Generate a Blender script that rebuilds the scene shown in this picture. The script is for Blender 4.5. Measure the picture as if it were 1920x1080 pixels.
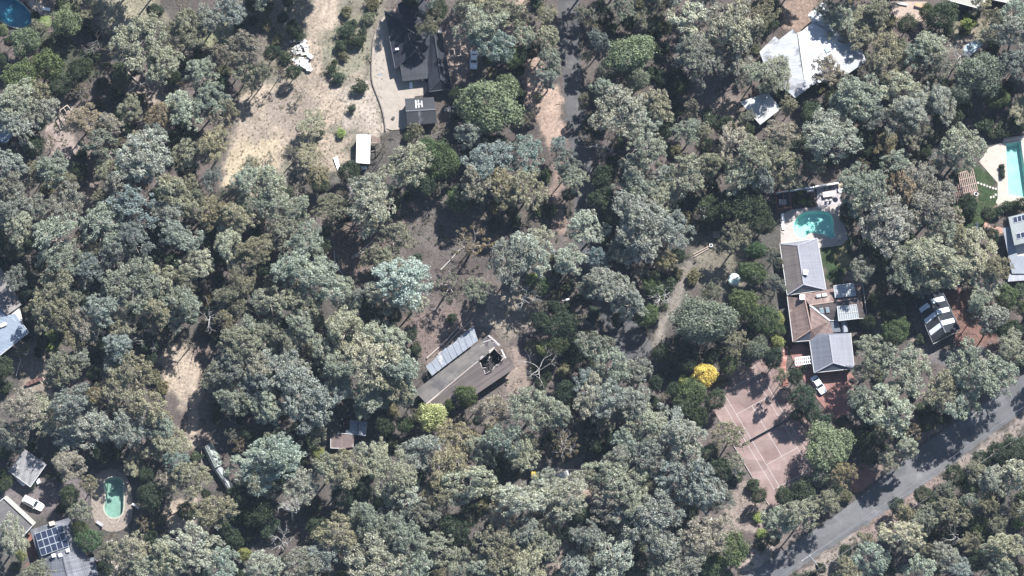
import bpy, bmesh, math, random
import numpy as np
from mathutils import Vector, Matrix, noise as mnoise
from mathutils.geometry import tessellate_polygon
rad = math.radians
for o in list(bpy.data.objects): bpy.data.objects.remove(o)
scene = bpy.context.scene
C = scene.collection

# ---------------------------------------------------------------- camera, sky, sun, exposure
TILT, HFOV = rad(16.0), rad(12.0)
DIST = 112.8/math.tan(HFOV/2)
cam_data = bpy.data.cameras.new('camera')
cam_data.sensor_width = 36.0
cam_data.lens = 18.0/math.tan(HFOV/2)
cam_data.clip_start = 10.0
cam_data.clip_end = 6000.0
cam = bpy.data.objects.new('camera', cam_data); C.objects.link(cam)
cam.location = (0, -DIST*math.sin(TILT), DIST*math.cos(TILT))
cam.rotation_euler = (TILT, 0, 0)
scene.camera = cam

SUN_AZ, SUN_EL = rad(35), rad(47)
world = bpy.data.worlds.new('World'); scene.world = world
world.use_nodes = True
nt = world.node_tree
sky = nt.nodes.new('ShaderNodeTexSky'); sky.sky_type = 'NISHITA'; sky.sun_disc = False
sky.sun_elevation = SUN_EL; sky.sun_rotation = SUN_AZ
sky.air_density = 1.0; sky.dust_density = 0.6; sky.ozone_density = 3.0
bg = nt.nodes['Background']; bg.inputs['Strength'].default_value = 0.075
nt.links.new(sky.outputs[0], bg.inputs['Color'])
sun_data = bpy.data.lights.new('sun', 'SUN'); sun_data.energy = 5.0; sun_data.angle = rad(0.55)
sun_data.color = (1.0, 0.975, 0.95)
sun = bpy.data.objects.new('sun', sun_data); C.objects.link(sun)
SV = Vector((math.sin(SUN_AZ)*math.cos(SUN_EL), math.cos(SUN_AZ)*math.cos(SUN_EL), math.sin(SUN_EL)))
sun.rotation_euler = SV.to_track_quat('Z', 'Y').to_euler()
sun.location = (0, 0, 200)
vs = scene.view_settings
vs.view_transform = 'Standard'; vs.look = 'None'; vs.gamma = 1.0; vs.exposure = 1.25
scene.render.resolution_x = 1024; scene.render.resolution_y = 576

# ---------------------------------------------------------------- map sheet -> ground coordinates
TH = math.tan(HFOV/2); CT, ST = math.cos(TILT), math.sin(TILT)
CX, CY, CZ = cam.location
def P(px, py, h=0.0):
    """point at height h whose plan position reads (px, py) on the 1920 x 1080 survey sheet"""
    x = (px-960)/960*TH; y = (540-py)/960*TH
    d = Vector((x, CT*y + ST, ST*y - CT))
    t = (h-CZ)/d.z
    return Vector((CX+d.x*t, CY+d.y*t, h))
M_PX = 225.6/1920.0

# ---------------------------------------------------------------- materials
MATS = {}
def new_mat(name):
    m = bpy.data.materials.new(name); m.use_nodes = True
    return m, m.node_tree, m.node_tree.nodes['Principled BSDF']
def N(t, typ, **kw):
    n = t.nodes.new(typ)
    for k, v in kw.items(): setattr(n, k, v)
    return n
def ramp(t, stops):
    r = N(t, 'ShaderNodeValToRGB'); cr = r.color_ramp
    while len(cr.elements) < len(stops): cr.elements.new(0.5)
    for e, (p, c) in zip(cr.elements, stops):
        e.position = p; e.color = (c[0], c[1], c[2], 1)
    return r
def c4(c): return (c[0], c[1], c[2], 1.0)
def mul(c, k): return (c[0]*k, c[1]*k, c[2]*k)

def mat_plain(name, col, rough=0.7, var=0.18, scale=1.5, spec=0.3, metal=0.0, bump=0.0, bscale=20.0):
    """base colour with two octaves of weathering noise"""
    if name in MATS: return MATS[name]
    m, t, b = new_mat(name)
    tc = N(t, 'ShaderNodeTexCoord')
    n1 = N(t, 'ShaderNodeTexNoise'); n1.inputs['Scale'].default_value = scale; n1.inputs['Detail'].default_value = 6
    n1.inputs['Roughness'].default_value = 0.65
    t.links.new(tc.outputs['Object'], n1.inputs['Vector'])
    r = ramp(t, [(0.28, mul(col, 1-var)), (0.72, mul(col, 1+var))])
    t.links.new(n1.outputs['Fac'], r.inputs['Fac'])
    t.links.new(r.outputs['Color'], b.inputs['Base Color'])
    b.inputs['Roughness'].default_value = rough
    b.inputs['Specular IOR Level'].default_value = spec
    b.inputs['Metallic'].default_value = metal
    if bump:
        n2 = N(t, 'ShaderNodeTexNoise'); n2.inputs['Scale'].default_value = bscale; n2.inputs['Detail'].default_value = 4
        t.links.new(tc.outputs['Object'], n2.inputs['Vector'])
        bp = N(t, 'ShaderNodeBump'); bp.inputs['Strength'].default_value = bump; bp.inputs['Distance'].default_value = 0.05
        t.links.new(n2.outputs['Fac'], bp.inputs['Height']); t.links.new(bp.outputs['Normal'], b.inputs['Normal'])
    MATS[name] = m
    return m

def mat_roof(name, colA, colB, pitch_u=0.0, pitch_v=0.35, stain=None, stain_lo=0.55, rough=0.7, spec=0.3, line=0.25, nscale=0.35):
    """roof covering laid in the plane's own u (along eave) / v (up slope) metres"""
    if name in MATS: return MATS[name]
    m, t, b = new_mat(name)
    uv = N(t, 'ShaderNodeUVMap')
    sep = N(t, 'ShaderNodeSeparateXYZ'); t.links.new(uv.outputs[0], sep.inputs[0])
    n1 = N(t, 'ShaderNodeTexNoise'); n1.inputs['Scale'].default_value = nscale; n1.inputs['Detail'].default_value = 8; n1.inputs['Roughness'].default_value = 0.7
    t.links.new(uv.outputs[0], n1.inputs['Vector'])
    r = ramp(t, [(0.3, colA), (0.7, colB)]); t.links.new(n1.outputs['Fac'], r.inputs['Fac'])
    col = r.outputs['Color']
    hsum = None
    for ax, pitch in (('Y', pitch_v), ('X', pitch_u)):
        if not pitch: continue
        d = N(t, 'ShaderNodeMath', operation='DIVIDE'); d.inputs[1].default_value = pitch; t.links.new(sep.outputs[ax], d.inputs[0])
        f = N(t, 'ShaderNodeMath', operation='FRACT'); t.links.new(d.outputs[0], f.inputs[0])
        # each course gets its own slight tone
        fl = N(t, 'ShaderNodeMath', operation='FLOOR'); t.links.new(d.outputs[0], fl.inputs[0])
        wn = N(t, 'ShaderNodeTexWhiteNoise', noise_dimensions='1D'); t.links.new(fl.outputs[0], wn.inputs['W'])
        tone = N(t, 'ShaderNodeMapRange'); tone.inputs['To Min'].default_value = 1-line*0.45; tone.inputs['To Max'].default_value = 1+line*0.45
        t.links.new(wn.outputs['Value'], tone.inputs['Value'])
        edge = N(t, 'ShaderNodeMapRange', interpolation_type='SMOOTHSTEP'); edge.inputs['From Min'].default_value = 0.0; edge.inputs['From Max'].default_value = 0.25
        edge.inputs['To Min'].default_value = 1-line; edge.inputs['To Max'].default_value = 1.0
        t.links.new(f.outputs[0], edge.inputs['Value'])
        mm = N(t, 'ShaderNodeMath', operation='MULTIPLY'); t.links.new(tone.outputs[0], mm.inputs[0]); t.links.new(edge.outputs[0], mm.inputs[1])
        mx = N(t, 'ShaderNodeVectorMath', operation='SCALE'); t.links.new(col, mx.inputs[0]); t.links.new(mm.outputs[0], mx.inputs['Scale'])
        col = mx.outputs['Vector']
        hsum = f.outputs[0]
    if stain:
        n2 = N(t, 'ShaderNodeTexNoise'); n2.inputs['Scale'].default_value = 0.42; n2.inputs['Detail'].default_value = 5; n2.inputs['Roughness'].default_value = 0.62
        mp = N(t, 'ShaderNodeMapping'); mp.inputs['Scale'].default_value = (1.0, 0.45, 1); mp.inputs['Location'].default_value = (7.3, 2.1, 0)
        t.links.new(uv.outputs[0], mp.inputs[0]); t.links.new(mp.outputs[0], n2.inputs['Vector'])
        mr = N(t, 'ShaderNodeMapRange', interpolation_type='SMOOTHSTEP'); mr.inputs['From Min'].default_value = stain_lo; mr.inputs['From Max'].default_value = stain_lo+0.10
        t.links.new(n2.outputs['Fac'], mr.inputs['Value'])
        mix = N(t, 'ShaderNodeMix', data_type='RGBA'); mix.inputs['B'].default_value = c4(stain)
        t.links.new(mr.outputs[0], mix.inputs['Factor']); t.links.new(col, mix.inputs['A'])
        col = mix.outputs['Result']
    t.links.new(col, b.inputs['Base Color'])
    if hsum is not None:
        bp = N(t, 'ShaderNodeBump'); bp.inputs['Strength'].default_value = 0.35; bp.inputs['Distance'].default_value = 0.03
        t.links.new(hsum, bp.inputs['Height']); t.links.new(bp.outputs['Normal'], b.inputs['Normal'])
    b.inputs['Roughness'].default_value = rough; b.inputs['Specular IOR Level'].default_value = spec
    MATS[name] = m
    return m

def mat_leaf(name, trans=0.22, hue_shift=(1.06, 1.0, 0.88)):
    """foliage: the object's own colour, varied leaf by leaf and clump by clump"""
    if name in MATS: return MATS[name]
    m, t, b = new_mat(name)
    oi = N(t, 'ShaderNodeObjectInfo')
    at = N(t, 'ShaderNodeAttribute'); at.attribute_name = 'tint'
    sc = N(t, 'ShaderNodeMapRange'); sc.inputs['To Min'].default_value = 0.50; sc.inputs['To Max'].default_value = 1.50
    t.links.new(at.outputs['Fac'], sc.inputs['Value'])
    v = N(t, 'ShaderNodeVectorMath', operation='SCALE'); t.links.new(oi.outputs['Color'], v.inputs[0]); t.links.new(sc.outputs[0], v.inputs['Scale'])
    w = N(t, 'ShaderNodeVectorMath', operation='MULTIPLY'); t.links.new(v.outputs[0], w.inputs[0]); w.inputs[1].default_value = hue_shift
    at2 = N(t, 'ShaderNodeAttribute'); at2.attribute_name = 'hue'
    mix = N(t, 'ShaderNodeMix', data_type='RGBA')
    t.links.new(at2.outputs['Fac'], mix.inputs['Factor']); t.links.new(v.outputs[0], mix.inputs['A']); t.links.new(w.outputs[0], mix.inputs['B'])
    t.links.new(mix.outputs['Result'], b.inputs['Base Color'])
    b.inputs['Roughness'].default_value = 0.6; b.inputs['Specular IOR Level'].default_value = 0.2
    tr = N(t, 'ShaderNodeBsdfTranslucent'); t.links.new(mix.outputs['Result'], tr.inputs['Color'])
    ms = N(t, 'ShaderNodeMixShader'); ms.inputs[0].default_value = trans
    t.links.new(b.outputs[0], ms.inputs[1]); t.links.new(tr.outputs[0], ms.inputs[2])
    t.links.new(ms.outputs[0], t.nodes['Material Output'].inputs['Surface'])
    MATS[name] = m
    return m

def mat_water(name, tint, rough=0.04, bump=0.12, scale=2.5):
    if name in MATS: return MATS[name]
    m, t, b = new_mat(name)
    t.nodes.remove(b)
    tc = N(t, 'ShaderNodeTexCoord')
    n = N(t, 'ShaderNodeTexNoise'); n.inputs['Scale'].default_value = scale; n.inputs['Detail'].default_value = 3
    t.links.new(tc.outputs['Object'], n.inputs['Vector'])
    bp = N(t, 'ShaderNodeBump'); bp.inputs['Strength'].default_value = bump; bp.inputs['Distance'].default_value = 0.1
    t.links.new(n.outputs['Fac'], bp.inputs['Height'])
    tr = N(t, 'ShaderNodeBsdfTransparent'); tr.inputs['Color'].default_value = c4(tint)
    gl = N(t, 'ShaderNodeBsdfGlossy'); gl.inputs['Roughness'].default_value = rough; t.links.new(bp.outputs[0], gl.inputs['Normal'])
    fr = N(t, 'ShaderNodeFresnel'); fr.inputs['IOR'].default_value = 1.33; t.links.new(bp.outputs[0], fr.inputs['Normal'])
    ms = N(t, 'ShaderNodeMixShader'); t.links.new(fr.outputs[0], ms.inputs[0]); t.links.new(tr.outputs[0], ms.inputs[1]); t.links.new(gl.outputs[0], ms.inputs[2])
    t.links.new(ms.outputs[0], t.nodes['Material Output'].inputs['Surface'])
    MATS[name] = m
    return m

def mat_paving(name, colA, colB, joint, w=0.4, h=0.2, mortar=0.02, rot=0.0, noise=0.3, coord='Object'):
    if name in MATS: return MATS[name]
    m, t, b = new_mat(name)
    tc = N(t, 'ShaderNodeTexCoord')
    mp = N(t, 'ShaderNodeMapping'); mp.inputs['Rotation'].default_value = (0, 0, rot); t.links.new(tc.outputs[coord], mp.inputs[0])
    br = N(t, 'ShaderNodeTexBrick'); br.inputs['Scale'].default_value = 1.0
    br.inputs['Brick Width'].default_value = w; br.inputs['Row Height'].default_value = h; br.inputs['Mortar Size'].default_value = mortar
    br.inputs['Color1'].default_value = c4(colA); br.inputs['Color2'].default_value = c4(colB); br.inputs['Mortar'].default_value = c4(joint)
    t.links.new(mp.outputs[0], br.inputs['Vector'])
    n = N(t, 'ShaderNodeTexNoise'); n.inputs['Scale'].default_value = 0.55; n.inputs['Detail'].default_value = 9; n.inputs['Roughness'].default_value = 0.7
    t.links.new(tc.outputs[coord], n.inputs['Vector'])
    mr = N(t, 'ShaderNodeMapRange'); mr.inputs['From Min'].default_value = 0.25; mr.inputs['From Max'].default_value = 0.75
    mr.inputs['To Min'].default_value = 1-noise; mr.inputs['To Max'].default_value = 1+noise
    t.links.new(n.outputs['Fac'], mr.inputs['Value'])
    v = N(t, 'ShaderNodeVectorMath', operation='SCALE'); t.links.new(br.outputs['Color'], v.inputs[0]); t.links.new(mr.outputs[0], v.inputs['Scale'])
    t.links.new(v.outputs[0], b.inputs['Base Color'])
    b.inputs['Roughness'].default_value = 0.85; b.inputs['Specular IOR Level'].default_value = 0.2
    MATS[name] = m
    return m

# ---------------------------------------------------------------- mesh helpers
def link(o, parent=None):
    C.objects.link(o)
    if parent is not None: o.parent = parent
    return o
def tag(o, label=None, cat=None, group=None, kind=None):
    if label: o['label'] = label
    if cat: o['category'] = cat
    if group: o['group'] = group
    if kind: o['kind'] = kind
    return o
def empty(name, loc, label=None, cat=None, group=None, rz=0.0):
    o = bpy.data.objects.new(name, None); o.empty_display_size = 0.3
    o.location = loc; o.rotation_euler = (0, 0, rz)
    link(o); tag(o, label, cat, group)
    return o
def arrays_mesh(name, V, F, smooth=False, attrs=None):
    """V (n,3) floats, F (m,k) ints, constant k"""
    me = bpy.data.meshes.new(name)
    V = np.asarray(V, dtype=np.float32); F = np.asarray(F, dtype=np.int32)
    k = F.shape[1]
    me.vertices.add(len(V)); me.vertices.foreach_set('co', V.ravel())
    me.loops.add(F.size); me.loops.foreach_set('vertex_index', F.ravel())
    me.polygons.add(len(F)); me.polygons.foreach_set('loop_start', np.arange(0, F.size, k, dtype=np.int32))
    me.polygons.foreach_set('loop_total', np.full(len(F), k, dtype=np.int32))
    if smooth: me.polygons.foreach_set('use_smooth', np.ones(len(F), dtype=bool))
    for an, av in (attrs or {}).items():
        a = me.attributes.new(an, 'FLOAT', 'POINT'); a.data.foreach_set('value', np.asarray(av, dtype=np.float32))
    me.update(calc_edges=True)
    return me

class MB:
    """collects boxes, prisms, tubes and planes for ONE mesh"""
    def __init__(s): s.v = []; s.f = []; s.uv = []
    def add(s, vs, fs, uvs=None):
        b = len(s.v); s.v += [tuple(p) for p in vs]
        for i, f in enumerate(fs):
            s.f.append(tuple(b+k for k in f))
            s.uv.append(uvs[i] if uvs else None)
        return s
    def box(s, c, size, rz=0.0, M=None):
        sx, sy, sz = size[0]/2, size[1]/2, size[2]/2
        vs = [Vector((x*sx, y*sy, z*sz)) for z in (-1, 1) for y in (-1, 1) for x in (-1, 1)]
        R = M if M is not None else Matrix.Rotation(rz, 3, 'Z')
        vs = [R @ v + Vector(c) for v in vs]
        return s.add(vs, [(0, 2, 3, 1), (4, 5, 7, 6), (0, 1, 5, 4), (2, 6, 7, 3), (0, 4, 6, 2), (1, 3, 7, 5)])
    def bar(s, a, b, w, h=None):
        """square beam from a to b"""
        a, b = Vector(a), Vector(b); h = h or w; d = b-a; L = d.length
        if L < 1e-5: return s
        x = d/L; up = Vector((0, 0, 1)) if abs(x.z) < 0.95 else Vector((1, 0, 0))
        y = up.cross(x).normalized(); z = x.cross(y)
        return s.box((a+b)/2, (L, w, h), M=Matrix((x, y, z)).transposed())
    def tube(s, pts, rads, n=6, cap=True):
        pts = [Vector(p) for p in pts]; base = len(s.v); prev = None
        for i, p in enumerate(pts):
            d = (pts[min(i+1, len(pts)-1)]-pts[max(i-1, 0)]).normalized()
            if prev is None:
                up = Vector((0, 0, 1)) if abs(d.z) < 0.9 else Vector((1, 0, 0)); x = up.cross(d).normalized()
            else:
                x = (prev - d*prev.dot(d)).normalized()
            prev = x; y = d.cross(x)
            for k in range(n):
                a = 2*math.pi*k/n
                s.v.append(tuple(p + (x*math.cos(a)+y*math.sin(a))*rads[i]))
        for i in range(len(pts)-1):
            for k in range(n):
                a = base+i*n+k; b = base+i*n+(k+1) % n
                s.f.append((a, b, b+n, a+n)); s.uv.append(None)
        if cap:
            e = base+(len(pts)-1)*n
            s.f.append(tuple(e+k for k in range(n))); s.uv.append(None)
            s.f.append(tuple(base+k for k in reversed(range(n)))); s.uv.append(None)
        return s
    def slab(s, pts, th, down=True):
        """planar polygon with thickness; uv in metres, u along first edge"""
        pts = [Vector(p) for p in pts]; n = len(pts)
        nr = Vector((0, 0, 0))
        for i in range(n): nr += pts[i].cross(pts[(i+1) % n])
        nr.normalize()
        if nr.z < 0: pts.reverse(); nr = -nr
        u = (pts[1]-pts[0]); 
        # eave direction: horizontal direction within the plane
        h = Vector((0, 0, 1)).cross(nr)
        u = h.normalized() if h.length > 0.02 else u.normalized()
        v = nr.cross(u)
        lo = [p - nr*th for p in pts]
        uvs = [[(p.dot(u), p.dot(v)) for p in pts]]
        uvs.append([(p.dot(u), p.dot(v)) for p in reversed(pts)])
        fs = [tuple(range(n)), tuple(reversed(range(n, 2*n)))]
        for i in range(n):
            j = (i+1) % n
            fs.append((i, n+i, n+j, j)); uvs.append([(pts[i].dot(u), pts[i].dot(v))]*4)
        return s.add(pts+lo, fs, uvs)
    def prism(s, poly, z0, z1, cap=True):
        n = len(poly)
        ar = sum(poly[i][0]*poly[(i+1) % n][1]-poly[(i+1) % n][0]*poly[i][1] for i in range(n))
        if ar < 0: poly = list(reversed(poly))
        vs = [(p[0], p[1], z0) for p in poly]+[(p[0], p[1], z1) for p in poly]
        fs = [(i, (i+1) % n, n+(i+1) % n, n+i) for i in range(n)]
        if cap:
            fs.append(tuple(range(n, 2*n))); fs.append(tuple(reversed(range(n))))
        return s.add(vs, fs)
    def sheet_hole(s, outer, hole, z, th):
        """flat sheet at height z with one hole, with side skirts"""
        A = [Vector((p[0], p[1], 0)) for p in outer]; B = [Vector((p[0], p[1], 0)) for p in hole]
        tri = tessellate_polygon([A, B]); allp = A+B
        b = len(s.v)
        s.v += [(p.x, p.y, z) for p in allp]+[(p.x, p.y, z-th) for p in allp]
        n = len(allp)
        for t3 in tri:
            a, c, d = [allp[i] for i in t3]
            if (c-a).cross(d-a).z < 0: t3 = (t3[0], t3[2], t3[1])
            s.f.append(tuple(b+i for i in t3)); s.uv.append(None)
        for st, L in ((0, len(A)), (len(A), len(B))):
            for i in range(L):
                j = (i+1) % L
                s.f.append((b+st+i, b+n+st+i, b+n+st+j, b+st+j)); s.uv.append(None)
        return s
    def build(s, name, mat, parent=None, smooth=False, off=None, bevel=0.0):
        me = bpy.data.meshes.new(name)
        vs = s.v
        if off is not None: vs = [(p[0]-off[0], p[1]-off[1], p[2]-off[2]) for p in vs]
        me.from_pydata(vs, [], s.f)
        if any(u is not None for u in s.uv):
            ul = me.uv_layers.new(name='UVMap')
            for pi, p in enumerate(me.polygons):
                u = s.uv[pi]
                if u is None: continue
                for k, li in enumerate(p.loop_indices): ul.data[li].uv = u[k]
        if smooth:
            for p in me.polygons: p.use_smooth = True
        if bevel:
            bm = bmesh.new(); bm.from_mesh(me)
            bmesh.ops.bevel(bm, geom=list(bm.edges), offset=bevel, segments=2, affect='EDGES', profile=0.6)
            bm.to_mesh(me); bm.free()
        me.update()
        if mat is not None: me.materials.append(mat)
        o = bpy.data.objects.new(name, me)
        if off is not None and parent is None: o.location = off
        return link(o, parent)
def copy_tree(o, parent=None):
    c = o.copy(); C.objects.link(c); c.parent = parent
    for ch in o.children: copy_tree(ch, c)
    return c
def centroid(pts):
    return Vector((sum(p[0] for p in pts)/len(pts), sum(p[1] for p in pts)/len(pts), 0))
def world_poly(pts, h=0.0): return [P(x, y, h) for x, y in pts]
def inset_poly(pts, d):
    """move every corner inwards by d metres (simple polygon, world xy)"""
    n = len(pts); ar = sum(pts[i][0]*pts[(i+1) % n][1]-pts[(i+1) % n][0]*pts[i][1] for i in range(n))
    sg = 1 if ar > 0 else -1; out = []
    for i in range(n):
        p0, p1, p2 = Vector(pts[i-1][:2]), Vector(pts[i][:2]), Vector(pts[(i+1) % n][:2])
        e1 = (p1-p0).normalized(); e2 = (p2-p1).normalized()
        n1 = Vector((-e1.y, e1.x))*sg; n2 = Vector((-e2.y, e2.x))*sg
        b = (n1+n2)
        k = d/max(0.35, 1+n1.dot(n2))
        out.append(p1+b*k)
    return out
def smooth_closed(pts, it=2):
    """Chaikin corner cutting"""
    for _ in range(it):
        q = []
        for i in range(len(pts)):
            a, b = Vector(pts[i][:2]), Vector(pts[(i+1) % len(pts)][:2])
            q += [a*0.75+b*0.25, a*0.25+b*0.75]
        pts = q
    return [(p.x, p.y) for p in pts]
def smooth_open(pts, it=2):
    for _ in range(it):
        q = [pts[0]]
        for i in range(len(pts)-1):
            a, b = Vector(pts[i]), Vector(pts[i+1])
            q += [a*0.75+b*0.25, a*0.25+b*0.75]
        q.append(pts[-1]); pts = q
    return [Vector(p) for p in pts]
# ---------------------------------------------------------------- ground
def poly_sd(X, Y, poly):
    """signed distance (inside negative) of points to polygon, metres"""
    best = np.full(X.shape, 1e9); inside = np.zeros(X.shape, bool)
    n = len(poly)
    for i in range(n):
        ax, ay = poly[i][0], poly[i][1]; bx, by = poly[(i+1) % n][0], poly[(i+1) % n][1]
        dx, dy = bx-ax, by-ay; L2 = dx*dx+dy*dy+1e-9
        t = np.clip(((X-ax)*dx+(Y-ay)*dy)/L2, 0, 1)
        best = np.minimum(best, np.hypot(X-ax-t*dx, Y-ay-t*dy))
        cond = ((ay > Y) != (by > Y)) & (X < (bx-ax)*(Y-ay)/(by-ay+1e-12)+ax)
        inside ^= cond
    return np.where(inside, -best, best)
def line_d(X, Y, pts):
    best = np.full(X.shape, 1e9)
    for i in range(len(pts)-1):
        ax, ay = pts[i][0], pts[i][1]; bx, by = pts[i+1][0], pts[i+1][1]
        dx, dy = bx-ax, by-ay; L2 = dx*dx+dy*dy+1e-9
        t = np.clip(((X-ax)*dx+(Y-ay)*dy)/L2, 0, 1)
        best = np.minimum(best, np.hypot(X-ax-t*dx, Y-ay-t*dy))
    return best
def vnoise(X, Y, scale, seed):
    """cheap smooth value noise 0..1"""
    rg = np.random.RandomState(seed); T = rg.rand(97, 97)
    x = X*scale+31.7; y = Y*scale+17.3
    xi = np.floor(x).astype(int); yi = np.floor(y).astype(int); fx = x-xi; fy = y-yi
    fx = fx*fx*(3-2*fx); fy = fy*fy*(3-2*fy)
    g = lambda a, b: T[a % 97, b % 97]
    return (g(xi, yi)*(1-fx)+g(xi+1, yi)*fx)*(1-fy)+(g(xi, yi+1)*(1-fx)+g(xi+1, yi+1)*fx)*fy

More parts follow.
